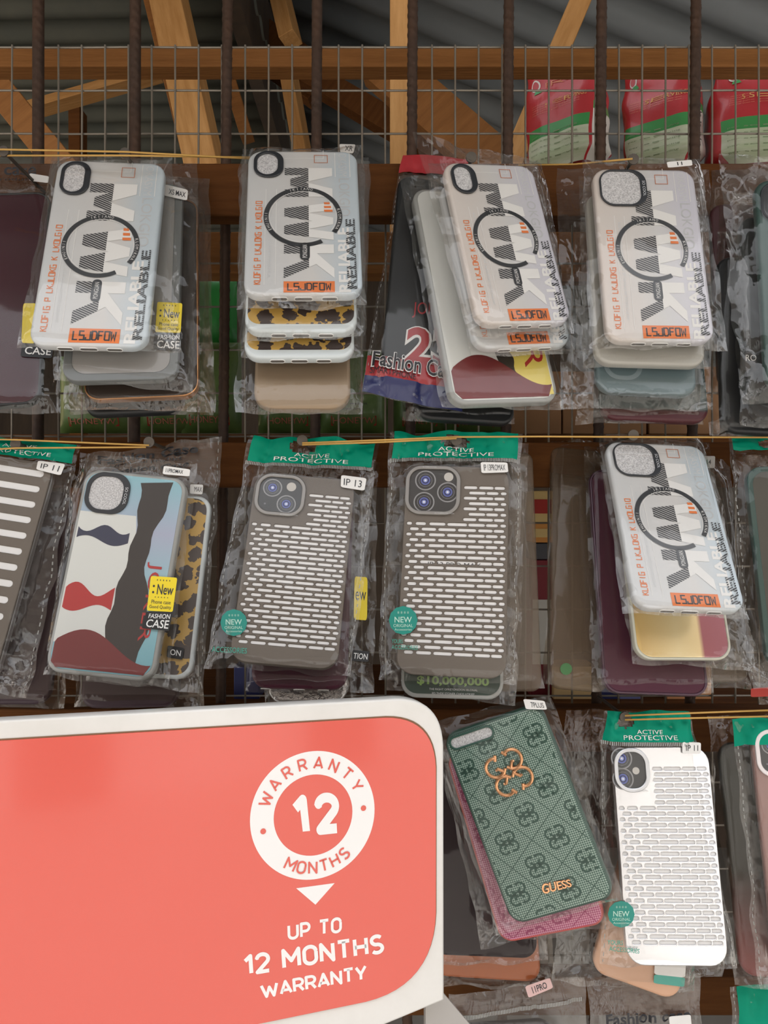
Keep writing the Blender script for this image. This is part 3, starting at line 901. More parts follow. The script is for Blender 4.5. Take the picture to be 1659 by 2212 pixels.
# welded wire mesh
wm = tag(empty('wire_mesh', Matrix.Translation((0, .7145, CAMZ))), 'grey welded wire mesh stretched behind the steel bars', 'wire mesh')
dm = .7145
def wire(p0, p1):
    n = 14; mb = MB(); a, b = Vector(p0), Vector(p1); s = rnd.random() * 9
    mb.tube([a.lerp(b, i / n) + Vector((noise.noise((i * .8, s, 0)) * .0006, 0, noise.noise((i * .8, s, 5)) * .0006)) for i in range(n + 1)], .00095, WIRE, 6)
    mb.build('wire', wm)
zt, zb = -(101 - CY) / F * dm, -(2170 - CY) / F * dm
for k in range(-2, 33):
    x = (77 + 50.35 * k - CX) / F * dm; wire((x, -.001, zt + .001), (x, -.001, zb))
for k in range(23):
    z = -(101 + 93.5 * k - CY) / F * dm; wire((-.40, .001, z), (.385, .001, z))

# ------------------------------------------------------------------ goods on the shelves behind the mesh
RED = mat('pouch_red', (.42, .025, .03), .35, coat=.3, bump=(60, .5, (1, 1, .5)))
PGREEN = mat('pouch_green', (.04, .25, .06), .4, coat=.2)
PALEG = mat('pouch_pale_green', (.40, .48, .30), .45, vary=(14, (.52, .55, .42), .5, (1, 1, 6)), coat=.2)
PWHITE = mat('pouch_white', (.62, .60, .55), .5)
GOLDT = mat('pouch_lettering', (.60, .22, .12), .5)
sh = P(1400, 372, .86)
def shelf(name, px0, px1, py, d0, d1, label):
    a, b = P(px0, py, d0), P(px1, py, d0)
    mb = MB(); mb.box((0, 0, -.009), (b.x - a.x, d1 - d0, .018), WOODD); o = mb.build(name, bevel=.0015)
    o.location = ((a.x + b.x) / 2, (d0 + d1) / 2, a.z); return tag(o, label, 'shelf', 'shelves inside the shed')
shelf('shelf', 1080, 1900, 385, .80, 1.12, 'wooden shelf carrying the three red pouches')
shelf('shelf', -200, 1900, 938, .80, 1.02, 'wooden shelf carrying the green packs behind the mesh')
shelf('shelf', -200, 1900, 1525, .80, 1.02, 'lower wooden shelf carrying the small boxes behind the mesh')

def pouch(label, px, d, yaw, py0, py1, wpx, rows, sway=0):
    base = P(px, py1, d); H = (py1 - py0) / F * d; A = wpx / F * d / 2; B = A * .62
    e = empty('drink_pouch', Matrix.Translation(base) @ Matrix.Rotation(yaw, 4, 'Z')); tag(e, label, 'pouch', 'red pouches on the shelf')
    n, k = 40, 26; vs_ = []; fs = []; fmt = []
    def pt(a, v, g=0.):
        top = smooth(.62, 1., v); bot = 1 - .25 * smooth(.12, 0, v)
        ca, sa = math.cos(a), math.sin(a); p = .55
        x = A * (abs(ca) ** p) * (1 if ca > 0 else -1) * bot * (1 - .10 * top)
        y = B * (abs(sa) ** p) * (1 if sa > 0 else -1) * bot * (1 - .93 * top)
        y -= B * .78 * top
        z = H * v + top * .006 * noise.noise((x * 40, 1, px)) + sway * x * top
        w = .0035 * noise.noise((x * 45 + px, y * 45, z * 40))
        m_ = 1 + g
        return (x * m_ + w, y * m_ + w, z)
    for j in range(k + 1):
        for i in range(n): vs_.append(pt(2 * PI * i / n, j / k))
    mb = MB(); b0 = len(mb.v)
    groups = {}
    for j in range(k):
        for i in range(n):
            a = math.degrees(2 * PI * (i + .5) / n) % 360; v = (j + .5) / k
            front = 222 < a < 318
            side = a >= 328 or a < 20
            m_ = RED
            if front: m_ = PALEG if v < .30 else PGREEN if v < .41 else RED
            elif side: m_ = PWHITE if v < .46 else PGREEN if v < .55 else RED
            groups.setdefault(m_.name, (m_, []))[1].append((j * n + i, j * n + (i + 1) % n, (j + 1) * n + (i + 1) % n, (j + 1) * n + i))
    mb.v = vs_
    for m_, f in groups.values():
        i = mb.mi(m_)
        for q in f: mb.f.append(q); mb.fm.append(i)
    mb.f.append(tuple(range(n))); mb.fm.append(mb.mi(RED)); mb.f.append(tuple(k * n + i for i in range(n))[::-1]); mb.fm.append(mb.mi(RED))
    body = mb.build('pouch_body', e, sharp=1.3)
    mb = MB()
    def ff(x, y, z):   # x,y in 0..1 over the front
        a = math.radians(226 + 88 * x); return pt(a, y, .025)
    for txt, bx, m_ in rows: put_text(mb, txt, bx, 0, m_, ff)
    for q in range(5): put_text(mb, 'natural juice powder drink', (.18, .55 + q * .022, .8, .562 + q * .022), 0, GOLDT, ff)
    for q in range(5): put_text(mb, 'per serving', (.15, .08 + q * .06, .75, .10 + q * .06), 0, mat('pouch_small', (.20, .26, .14)), ff)
    mb.poly([(x, y) for x, y in [(.22 + .10 * math.cos(t_ * PI / 8), .86 + .06 * math.sin(t_ * PI / 8)) for t_ in range(16)]], 0, PWHITE, ff)
    mb.poly([(x, y) for x, y in [(.22 + .07 * math.cos(t_ * PI / 8), .86 + .045 * math.sin(t_ * PI / 8)) for t_ in range(16)]], .0, RED, lambda x, y, z: pt(math.radians(226 + 88 * x), y, .03))
    mb.poly([(.2, .77), (.34, .78), (.3, .82), (.22, .81)], 0, PGREEN, ff)
    for v in (.16, .36, .48): mb.stroke([(.0 + u / 6, v * .8 + .05 * (1 if 0 < u < 3 else 0)) for u in range(4)], .012, 0, INK, fn=lambda x, y, z: pt(math.radians(338 + 30 * x), y, .03))
    mb.build('printed_text', body)
SV = [('SERVINGS', (.42, .60, .95, .64), mat('serving_gold', (.62, .33, .10)))]
pouch('red and green drink pouch beside the foot of the pale brace', 1226, .93, math.radians(-40), 160, 372, 170, SV + [('FRUIT', (.4, .80, .75, .85), GOLDT)])
pouch('red and green drink pouch standing between the seventh and eighth bars', 1432, .95, math.radians(-36), 152, 372, 160, SV)
pouch('red and green drink pouch with TWIST in white at its top', 1640, .93, math.radians(-12), 158, 372, 215, [('TWIST', (.34, .80, .62, .87), WHITE), ('5 SERVINGS', (.34, .60, .88, .65), mat('serving_gold'))], sway=.12)

GPACK = mat('pack_green', (.09, .17, .04), .4, coat=.3, vary=(30, (.17, .25, .08), .7, (1, 1, 1)))
GBRIGHT = mat('pack_bright_green', (.03, .26, .05), .4, coat=.3, bump=(50, .5, (1, 1, 1)))
PACKRED = mat('pack_red', (.40, .03, .02), .45)
CARD = mat('carton_brown', (.30, .15, .06), .7, vary=(6, (.38, .20, .09), .6, (1, 1, 1)))
def pack(name, label, px0, px1, py0, py1, d, mt, words=(), group=None, cat='pack', puff=.018, yaw=0):
    """a filled soft packet standing on a shelf"""
    a, b = P(px0, py1, d), P(px1, py0, d); w, h = b.x - a.x, b.z - a.z
    e = empty(name, Matrix.Translation(((a.x + b.x) / 2, d, a.z)) @ Matrix.Rotation(yaw, 4, 'Z')); tag(e, label, cat, group)
    n, k = 18, 18; s = rnd.random() * 30
    def pt(u, v, sg, g=0):
        q = (1 - abs(2 * u - 1) ** 3) * (1 - abs(2 * v - 1) ** 4)
        return ((u - .5) * w, sg * (puff * q ** .7 + .0015 * noise.noise((u * 6 + s, v * 6, 2)) * q + g), v * h)
    mb = MB(); vs_ = [pt(i / n, j / k, -1) for j in range(k + 1) for i in range(n + 1)] + [pt(i / n, j / k, 1) for j in range(k + 1) for i in range(n + 1)]
    N1 = (n + 1) * (k + 1); f = []
    for j in range(k):
        for i in range(n):
            q = (j * (n + 1) + i, j * (n + 1) + i + 1, (j + 1) * (n + 1) + i + 1, (j + 1) * (n + 1) + i)
            f += [q, tuple(N1 + c for c in reversed(q))]
    mb.add(vs_, f, mt); body = mb.build('pack_body', e, sharp=1.3)
    if words:
        mb = MB()
        for t_, bx, m_, plate in words:
            if plate: mb.poly([(bx[0] - .03, bx[1] - .02), (bx[2] + .03, bx[1] - .02), (bx[2] + .03, bx[3] + .02), (bx[0] - .03, bx[3] + .02)], 0, plate, lambda x, y, z: pt(x, y, -1, .0006))
            put_text(mb, t_, bx, 0, m_, lambda x, y, z: pt(x, y, -1, .0014))
        mb.build('printed_text', body)
HW = [('HONEYWELL', (.2, .10, .85, .17), mat('pack_pale_red', (.55, .16, .12)), PACKRED), ('natural and pure', (.2, .25, .6, .28), INK, None), ('net weight', (.3, .31, .7, .34), INK, None)]
HW[0] = ('HONEYW', (.2, .10, .8, .17), HW[0][2], PACKRED)
spots = (('green pack low behind the mesh, under the dark stack with a gold rim', 130, 292, 770), ('green pack showing beneath the corner of the gold-rimmed case', 300, 445, 765), ('tall green pack right behind the bar with the clearest ribs', 392, 522, 740),
         ('green pack below the tan case, above the green header with a nail', 558, 690, 760), ('green pack with red lettering below the tan case', 692, 838, 755), ('green pack below the black jersey packet', 850, 962, 770), ('green pack with a red patch beneath the black case', 965, 1085, 790))
for i, (lb, a, b, t_) in enumerate(spots):
    pack('food_pack', lb, a, b, t_, 936, .845 + .004 * (i % 2), GPACK, HW, 'green packs on the shelf behind the mesh')
pack('food_pack', 'bright green pack with a pale corner, high behind the clearest ribbed bar', 405, 512, 598, 745, .90, GBRIGHT, (), 'green packs on the shelf behind the mesh', puff=.012)
for lb, a, b, t_ in (('brown carton behind the mesh, next to the black case', 1100, 1215, 800), ('brown carton with a barcode under the slate blue case', 1218, 1400, 800), ('brown carton behind the mesh under the black stack', 1405, 1560, 790)):
    pa, pb = P(a, 937, .83), P(b, t_, .83)
    e = tag(empty('carton', Matrix.Translation(((pa.x + pb.x) / 2, .87, pa.z))), lb, 'box', 'brown cartons on the shelf')
    mb = MB(); mb.box((0, 0, (pb.z - pa.z) / 2), (pb.x - pa.x, .07, pb.z - pa.z), CARD); c = mb.build('carton_body', e, bevel=.001)
    mb = MB()
    if 'barcode' in lb:
        mb.poly([(.0, .012), (.035, .012), (.035, .034), (0, .034)], 0, PWHITE, lambda x, y, z: (x, -.0355, y))
        for q in range(14): mb.poly([(.003 + q * .0021, .014), (.003 + q * .0021 + .0005 + .0009 * (q * 7 % 3) / 2, .014), (.003 + q * .0021 + .0005 + .0009 * (q * 7 % 3) / 2, .032), (.003 + q * .0021, .032)], 0, INK, lambda x, y, z: (x, -.0358, y))
    else:
        put_text(mb, 'net weight', (-.02, .045, .012, .049), 0, PACKRED, lambda x, y, z: (x, -.0358, y)); put_text(mb, 'keep dry', (-.02, .038, .006, .042), 0, INK, lambda x, y, z: (x, -.0358, y))
    mb.build('printed_text', c)
# small bright boxes seen through the gaps of the middle row
def carton(label, px0, px1, py0, py1, d, mt, band=None, group=None):
    pa, pb = P(px0, py1, d), P(px1, py0, d); w, h = pb.x - pa.x, pb.z - pa.z
    e = tag(empty('small_box', Matrix.Translation(((pa.x + pb.x) / 2, d + .02, pa.z))), label, 'box', group)
    mb = MB(); mb.box((0, 0, h / 2), (w, .04, h), mt); c = mb.build('box_body', e, bevel=.0008)
    if band:
        mb = MB(); mb.box((0, -.0203, h * .5), (w * .9, .0006, h * .45), band); mb.build('printed_band', c)
YB = mat('box_yellow', (.70, .50, .20), .5); NB = mat('box_navy', (.03, .04, .16), .4); BB = mat('box_blue', (.22, .26, .55), .4); MR = mat('box_maroon', (.22, .02, .03), .5)
carton('small yellow and red fruit box in the gap beside the clear packet', 1150, 1194, 1060, 1128, .84, YB, PACKRED, 'small boxes behind the mesh')
carton('small orange fruit box below the uppermost one in the gap', 1150, 1194, 1131, 1172, .84, mat('box_orange', (.65, .28, .06)), YB, 'small boxes behind the mesh')
carton('dark grey little box stacked in the gap beside the clear packet', 1150, 1194, 1174, 1208, .84, mat('box_grey', (.08, .08, .09)), None, 'small boxes behind the mesh')
carton('maroon box standing at the bottom of the gap beside the clear packet', 1148, 1194, 1210, 1520, .84, MR, PWHITE, 'small boxes behind the mesh')
carton('pale yellow box low behind the mesh, above the size tag of the green case', 1196, 1288, 1440, 1521, .83, mat('box_cream', (.85, .62, .30), .5), None, 'small boxes behind the mesh')
carton('navy box beneath the plum case, seen through the mesh', 1292, 1336, 1440, 1521, .83, NB, None, 'small boxes behind the mesh')
carton('blue and white box beneath the plum case, next to the navy box', 1338, 1384, 1440, 1521, .83, BB, PWHITE, 'small boxes behind the mesh')
carton('orange-brown box peeping out beneath the gold mirror case', 1440, 1540, 1440, 1521, .83, mat('box_peach', (.75, .36, .15)), None, 'small boxes behind the mesh')
carton('navy box in the dark gap above the white rim of the sign', 505, 560, 1440, 1521, .83, NB, None, 'small boxes behind the mesh')
carton('yellow box in the dark gap above the white rim of the sign', 210, 330, 1470, 1524, .86, mat('box_mustard', (.45, .26, .03)), None, 'small boxes behind the mesh')

# ------------------------------------------------------------------ nails and elastic bands
NAIL = mat('nail_steel', (.10, .085, .07), .5, .5)
def nail(px, py, d, label):
    p = P(px, py, d); e = Vector((p.x, .6745, p.z - .002)) - p
    o = empty('nail', Matrix.Translation(p)); tag(o, label, 'nail', 'nails in the boards')
    mb = MB(); mb.tube([(0, 0, 0), e], .0014, NAIL, 8); mb.build('nail_shank', o)
    mb = MB(); mb.tube([(0, -.0012, 0), (0, -.0008, 0), (0, .0006, 0)], [.0026, .0042, .0044], NAIL, 14); mb.build('nail_head', o)
nail(270, 331, .60, 'round-headed nail above the case with the XS MAX tag'); nail(1018, 340, .60, 'nail above the tilted printed cases'); nail(1368, 344, .60, 'bent nail above the printed case with a square lens ring')
nail(34, 959, .60, 'nail through the header above the slotted silver case'); nail(322, 955, .60, 'nail through the fashion case header'); nail(653, 951, .60, 'nail through the green header of the two-lens case')
nail(986, 951, .60, 'nail through the green header of the three-lens case'); nail(1368, 940, .60, 'nail behind the top of the large printed case'); nail(1350, 1549, .60, 'nail through the green header of the bright silver case'); nail(8, 327, .60, 'nail above the maroon case in the top row')
BAND = mat('elastic', (.55, .32, .08), .5)
def band(pts, label):
    mb = MB()
    mb.tube([P(*p) for p in pts], .00075, BAND, 6); tag(mb.build('elastic_band', sharp=2), label, 'elastic band', 'yellow elastic bands between nails')
d0 = .602
band([(-60, 324, d0), (8, 323, d0 - .006), (270, 328, d0 - .006), (545, 343, .615)], 'yellow elastic band along the top row, from the first nail to the second printed case')
band([(-60, 336, d0), (270, 336, d0 - .006), (540, 340, .618)], 'lower strand of yellow elastic under the first nail of the top row')
band([(1120, 357, .64), (1240, 355, .63), (1366, 343, d0 - .006)], 'short yellow elastic running to the bent nail')
band([(-60, 948, d0), (35, 950, d0 - .006), (322, 962, d0 - .006)], 'yellow elastic across the green header of the slotted case')
band([(-60, 973, d0), (35, 968, d0 - .006), (315, 966, d0 - .006)], 'lower yellow elastic across the green header of the slotted case')
band([(653, 957, d0 - .006), (840, 950, d0 - .012), (986, 944, d0 - .006), (1170, 943, d0 - .006), (1368, 944, d0 - .006), (1720, 945, d0)], 'long yellow elastic strung across the middle row over both grey cases')
band([(653, 961, d0 - .006), (830, 955, d0 - .012), (986, 947, d0 - .008)], 'second strand of elastic between the two green headers')
band([(1350, 1546, d0 - .006), (1500, 1540, d0 - .012), (1720, 1532, d0)], 'upper yellow elastic over the bright silver case')
band([(1350, 1555, d0 - .006), (1500, 1551, d0 - .012), (1720, 1546, d0)], 'lower yellow elastic over the bright silver case')
# ------------------------------------------------------------------ top row of packets
G1_, G2_ = 'hanging phone cases', None
MAROON = mat('maroon_case', (.05, .011, .018), .45, spec=.2)
SMOKE = mat('smoke_case', (.30, .29, .28), .35, coat=.3)
SMOKER = mat('smoke_rim', (.16, .17, .17), .35)
DBROWN = mat('dark_case', (.035, .025, .022), .4)
BLACKC = mat('black_case', (.012, .013, .014), .45)
GOLD = mat('gold_rim', (.70, .36, .16), .3, .8)
TAN = mat('tan_case', (.33, .245, .165), .42, .3, spec=.3)

def new_label(pk, qy, qb, label):
    pk.sticker(qy, YELLOW, [('New', (.30, .22, .92, .52), INK, .01), ('. . . . .', (.25, .08, .75, .13), INK, .01), (':', (.12, .25, .2, .5), INK, .01), ('. . . . .', (.25, .58, .75, .62), INK, 0), ('Phone case', (.14, .68, .88, .79), INK, 0), ('Good Quality', (.08, .83, .92, .95), INK, 0)], label=label, r=.06)
    if qb: pk.sticker(qb, BLACK, [('FASHION', (.14, .12, .94, .38), WHITE, .01), ('CASE', (.12, .45, .95, .90), WHITE, .012)], name='black_label', r=.06)

T1 = dict(tilt=20, yaw=4)
pk = plain('maroon case in a clear bag at the frame edge, top row', [(-118, 415), (95, 418), (108, 868), (-128, 868)], .615, [(-150, 340), (142, 335), (130, 892), (-165, 890)], MAROON, rim=BLACKC, **T1)
pk.words(('Fashion case', (.10, .055, .80, .105), INK, .02), ('for cell product', (.2, .115, .78, .135), INK))
pk.sticker([(64, 374), (106, 381), (104, 395), (63, 390)], LABELW)
pk.sticker([(50, 655), (78, 655), (75, 742), (46, 740)], YELLOW, name='yellow_label'); pk.sticker([(48, 741), (116, 745), (112, 774), (44, 770)], BLACK, [('CASE', (.12, .25, .95, .8), WHITE, .01)], name='black_label')
tag(pk.e, pk.e['label'].replace('at the frame edge, top row', 'with a black CASE label, first in the top row'), 'phone case packet')

pk = plain('dark case with a thin gold rim, behind the case with the XS MAX tag', [(195, 430), (424, 432), (434, 850), (200, 855)], .618, [(140, 380), (452, 385), (464, 890), (140, 885)], DBROWN, rim=GOLD, rimw=.0009, film=FILMB, **T1)
plain('black case lowest in the stack behind the gold-rimmed case', [(200, 470), (398, 470), (404, 884), (192, 888)], .631, [(150, 420), (440, 420), (462, 896), (150, 893)], BLACKC, film=FILMB, **T1)
pk = plain('smoky clear case with grey rim and yellow New label, below the first printed case', [(165, 395), (386, 400), (397, 817), (150, 813)], .603, [(110, 345), (428, 350), (418, 848), (118, 818)], SMOKE, rim=SMOKER, rimw=.006, amp=.0017, **T1)
pk.sticker([(356, 398), (406, 410), (404, 433), (354, 422)], LABELW, [('XS MAX', (.2, .3, .92, .78), INK, .01)], label='white XS MAX size tag')
new_label(pk, [(340, 652), (394, 655), (390, 719), (335, 717)], [(334, 719), (392, 720), (390, 758), (331, 755)], 'yellow New label')
mwk('milky case with striped lettering and oval lens ring, above the yellow New label', [(128, 345), (357, 350), (325, 752), (70, 735)], .588, [(115, 335), (372, 340), (392, 762), (37, 748)], 20, 4, amp=.0016)

T2 = dict(tilt=24, yaw=3)
pk = plain('tan metallic case at the bottom of the second stack, below two leopard cases', [(566, 440), (750, 440), (760, 876), (552, 868)], .618, [(520, 348), (800, 350), (784, 897), (508, 892)], TAN, r=.016, film=FILM, amp=.0018, **T2)
pk.sticker([(733, 311), (768, 312), (763, 331), (735, 329)], LABELW, [('XR', (.35, .2, .9, .8), INK, .01)], label='white size tag')
for (lb, cs, d, bg) in (('leopard print case peeking out lowest, directly above the tan case', [(543, 400), (760, 400), (762, 768), (530, 768)], .606, [(522, 350), (798, 350), (785, 775), (520, 772)]),
                         ('leopard print case directly under the second printed case', [(545, 370), (764, 368), (770, 716), (530, 712)], .595, [(520, 335), (800, 340), (790, 730), (525, 738)])):
    pk = plain(lb, cs, d, bg, mat('frost_rim', (.62, .68, .70), .3, coat=.4), group='leopard cases', amp=.0016, **T2)
    mb = MB(); pk.plate(mb, [rr(pk.w - .004, pk.h - .009, .009, 0, .0025)], 0, .0003, leopard_mat()); mb.build('printed_design', pk.case)
    pk.ports(mat('port_shadow'))
mwk('milky case with striped lettering and oval lens ring, on top of the leopard cases', [(538, 330), (768, 325), (787, 642), (528, 632)], .584, [(520, 322), (786, 318), (790, 662), (510, 668)], 24, 3, amp=.0018)

T3 = dict(tilt=18, yaw=14)
plain('black case lowest in the tilted stack, below the red patterned one', [(895, 520), (1085, 525), (1097, 906), (878, 902)], .640, [(850, 480), (1110, 480), (1110, 915), (868, 910)], BLACKC, film=FILM, **T3)
# jersey packet
pk = Packet('phone_case_packet', 'black jersey case numbered 23 in a bag with red header and red band', 'phone case packet', [(880, 385), (1015, 392), (985, 838), (802, 800)], .630, tilt=18, yaw=10)
pk.slab(BLACKC)
mb = MB(); q = lambda *p: [pk.loc(*c, z=pk.t / 2 + .0003) for c in p]
def onq(qd, txt, m_, bold, lift=.0002, box=(0, -1, 1, 0)): put_text(mb, txt, box, 0, m_, lambda x, y, z: (*bil(qd, x, -y), pk.t / 2 + lift), bold=bold)
JR = mat('jersey_red', (.40, .03, .035), .5)
onq(q((893, 652), (1000, 655), (1000, 690), (890, 686)), 'JORDAN', JR, .0)
qd = q((878, 702), (990, 712), (985, 800), (868, 786))
onq(qd, '23', WHITE, .075, .0002); onq(qd, '23', JR, .03, .0004, (.03, -.97, .97, -.03))
mb.build('printed_design', pk.case)
pk.bag([(868, 336), (1015, 345), (998, 893), (780, 850)], amp=.0012)
pk.sheet(.0, .085, mat('header_red', (.45, .03, .04), .4, coat=.2), 'header_card', ny=6)
pk.sheet(.862, .935, mat('band_red', (.36, .035, .04), .35, coat=.3), 'printed_band', ny=6, words=[('SMARTPHONE', (.04, .905, .5, .928), INK, .0)])
pk.sheet(.935, .998, mat('band_navy', (.02, .025, .10), .35, coat=.3), 'printed_band', ny=5)
mb = MB(); pk.word(mb, 'Fashion Case', (.04, .845, .93, .91), WHITE, .045, lift=.0026); pk.word(mb, 'Fashion Case', (.05, .848, .92, .907), INK, .012, lift=.0031); mb.build('printed_text', pk.bagob)
pk.seams(.1)

CLEARR = mat('clear_rim', (.33, .34, .33), .25, coat=.2)
def art_case(label, corners, d, bag, tilt, yaw, pal, word, wordbox, wm_, cut=True, **kw):
    """clear-rimmed case printed with plain wavy fields of colour"""
    pk = Packet('phone_case_packet', label, 'phone case packet', corners, d, tilt, yaw, t=.010)
    pk.slab(CLEARR, r=.012)
    W_, H_ = pk.w - .006, pk.h - .006
    mb = MB(); pk.plate(mb, [rr(W_, H_, .010)], 0, .0003, pal[0])
    def field(pts, m_, z):
        pk.plate(mb, [[(max(-W_ / 2 + .001, min(W_ / 2 - .001, (u - .5) * pk.w)), max(-H_ / 2 + .001, min(H_ / 2 - .001, (.5 - v) * pk.h))) for u, v in pts]], z, .0002, m_)
    wave = lambda u0, a, k, ph, v0, v1, n=26: [(u0 + a * math.sin(k * (v0 + (v1 - v0) * i / n) + ph) + .015 * math.sin(31 * i / n + ph), v0 + (v1 - v0) * i / n) for i in range(n + 1)]
    field(wave(.54, .05, 6, 0, .05, .98) + wave(.80, .06, 9, 1., .98, .03), pal[1], .0003)      # dark wave
    field([(.02, .95)] + [(.02 + .94 * i / 20, .86 - .07 * math.sin(i / 20 * 5)) for i in range(21)] + [(.9, .98), (.1, .98)], pal[2], .00045)   # deep red foot
    if cut: field([(.04, .60)] + [(.04 + .46 * i / 16, .60 - .03 * math.sin(i / 16 * 7)) for i in range(17)] + [(.50 - .46 * i / 16, .69 - .02 * math.sin(i / 16 * 6)) for i in range(17)], pal[3], .0004)
    if cut: field([(.04, .30)] + [(.04 + .5 * i / 16, .30 + .02 * math.sin(i / 16 * 9)) for i in range(17)] + [(.54 - .5 * i / 16, .36 + .02 * math.sin(i / 16 * 6)) for i in range(17)], pal[4], .0004)
    if not cut: field(wave(.66, .05, 7, 0, .5, .97) + [(.97, .97), (.97, .5)], PAINTY, .0004)
    if word: put_text(mb, word, pk.box(*wordbox), .0007, wm_, lambda x, y, z: (x, y, pk.t / 2 + z), rot=-90)
    mb.build('printed_design', pk.case)
    if cut: ring_cutout(pk, .05, .015, .47, .225, .0125, side=.005, thin=.003, word='SO COOL')
    pk.bag(bag, **kw)
    return pk
PAINTW = mat('paint_white', (.70, .72, .70), .4, coat=.2); PAINTD = mat('paint_brown', (.03, .024, .022), .4, coat=.2); PAINTM = mat('paint_maroon', (.17, .02, .022), .4, coat=.2)
PAINTR = mat('paint_red', (.45, .03, .03), .4, coat=.2); PAINTN = mat('paint_navy', (.03, .035, .075), .4, coat=.2); PAINTY = mat('paint_yellow', (.80, .66, .14), .4)
art_case('clear-rimmed case printed in white, maroon and yellow, below the two tilted printed cases', [(873, 400), (1100, 420), (1205, 862), (985, 868)], .614, [(862, 380), (1130, 390), (1222, 885), (955, 880)], 18, 14,
         (PAINTW, PAINTD, PAINTM, PAINTR, PAINTR), 'R', (.74, .76, .93, .85), PAINTR, cut=False, amp=.0014)
mwk('milky case with striped lettering showing only its lower end, second in the tilted stack', [(940, 395), (1140, 405), (1235, 746), (1030, 752)], .601, [(925, 350), (1165, 360), (1242, 765), (1018, 768)], 18, 14, amp=.0014)
mwk('tilted milky case with striped lettering, hanging above the red patterned case', [(946, 349), (1143, 363), (1235, 698), (1035, 700)], .587, [(893, 288), (1172, 352), (1240, 722), (1015, 728)], 18, 14, warm=1, amp=.0016, fold=.004, foldT=.12)

T4 = dict(tilt=16, yaw=1)
plain('dark red and green case lowest under the slate blue one', [(1285, 520), (1500, 520), (1520, 905), (1288, 905)], .630, [(1240, 480), (1530, 480), (1520, 915), (1245, 915)], ramp_mat('red_green_case', [(0, (.07, .01, .015)), (.45, (.07, .01, .015)), (.55, (.03, .06, .06)), (1, (.03, .06, .06))], 'Y', (-.085, -.06), .4), film=FILMB, **T4)
pk = plain('slate blue case with a pale rounded outline at its foot, in a wide clear bag', [(1285, 450), (1482, 450), (1494, 850), (1277, 842)], .616, [(1203, 363), (1534, 368), (1538, 887), (1212, 882)], mat('slate_case', (.14, .20, .22), .4, coat=.25), amp=.0016, **T4)
mb = MB(); cx, cy = pk.loc(1345, 770, z=pk.t / 2)
pk.plate(mb, [rr(.030, .040, .012, cx, cy), rr(.023, .033, .009, cx, cy)], .0001, .0002, mat('slate_line', (.26, .33, .36), .4)); mb.build('printed_design', pk.case)
pk = plain('frosted clear case between the printed case and the slate blue one', [(1272, 420), (1490, 420), (1515, 786), (1275, 786)], .602, [(1250, 380), (1520, 380), (1530, 797), (1260, 792)], mat('frost_case', (.42, .41, .37), .3, coat=.3), amp=.0015, **T4)
pk = mwk('milky case with striped lettering and square lens ring, above the slate blue case', [(1277, 364), (1495, 369), (1538, 735), (1307, 738)], .588, [(1257, 345), (1513, 340), (1573, 752), (1275, 754)], 16, 1, cut='square', warm=1, amp=.0018)
pk.sticker([(1440, 350), (1494, 345), (1496, 357), (1443, 362)], LABELW, [('11', (.4, .2, .6, .8), INK, .01)])

T5 = dict(tilt=14, yaw=-4)
plain('dark red case in a hazy bag next to the square-ring printed case', [(1535, 440), (1690, 440), (1712, 835), (1545, 838)], .639, [(1536, 365), (1720, 365), (1740, 880), (1532, 850)], mat('wine_case', (.07, .018, .022), .4), film=FILMB, **T5)
plain('black case hanging lowest at the end of the top row', [(1560, 560), (1780, 555), (1800, 938), (1540, 934)], .622, [(1550, 500), (1800, 500), (1810, 945), (1530, 940)], BLACKC, film=FILM, **T5)
pk = plain('black packet with RO in white letters, behind the dark green case', [(1598, 470), (1790, 465), (1800, 905), (1612, 905)], .605, [(1585, 420), (1830, 420), (1830, 925), (1598, 922)], BLACKC, amp=.0022, **T5)
pk.sticker([(1603, 752), (1640, 752), (1643, 800), (1603, 800)], BLACK, [('RO', (.2, .3, .8, .58), WHITE, .0)], name='black_label')
pk = plain('dark green case in a crumpled bag with a shiny corner, end of the top row', [(1632, 392), (1850, 385), (1865, 838), (1645, 836)], .590, [(1553, 336), (1890, 325), (1895, 872), (1598, 872)], mat('bottle_case', (.025, .07, .06), .4, coat=.25), amp=.0026, fold=.006, foldT=.2, **T5)
ring_cutout(pk, .04, .02, .46, .22, .012, foam=RIM)

# ------------------------------------------------------------------ middle row
SATIN = mat('taupe_metal', (.155, .132, .112), .5, .25, spec=.3, bump=(900, .05, (1, 1, 1)))
SATINR = mat('ring_metal', (.26, .245, .23), .38, .6)
SILVER = mat('silver_metal', (.62, .63, .65), .28, .9)
ACT = lambda a=.4: [('ACTIVE', (.36, .52, .66, .66), WHITE, .0), ('PROTECTIVE', (.22, .72, .78, .86), WHITE, .0)]
def header(pk, t1, hole=(.5, .045), sized=1., m_=None):
    k = t1
    pk.sheet(.0, t1, m_ or GREENP, 'header_card', hole=(hole[0], hole[1], .10, .028), s0=.03, s1=.97, lift=.0009,
             words=[('ACTIVE', (.37, k * .60, .64, k * .74), WHITE, .0), ('PROTECTIVE', (.22, k * .78, .79, k * .93), WHITE, .0)])
def round_sticker(pk, c, r):
    x, y = c
    pk.sticker([(x - r, y - r), (x + r, y - r), (x + r, y + r), (x - r, y + r)], mat('sticker_green', (.0, .24, .19), .35, coat=.3),
               [('* * * *', (.3, .18, .7, .28), mat('pale_green_print', (.45, .70, .60)), 0), ('NEW', (.2, .38, .8, .58), mat('pale_green_print'), .01), ('ORIGINAL', (.16, .63, .84, .74), mat('pale_green_print'), 0), ('Accessories', (.2, .78, .8, .86), mat('pale_green_print'), 0)], name='round_sticker', r=.499, label='round green NEW sticker')
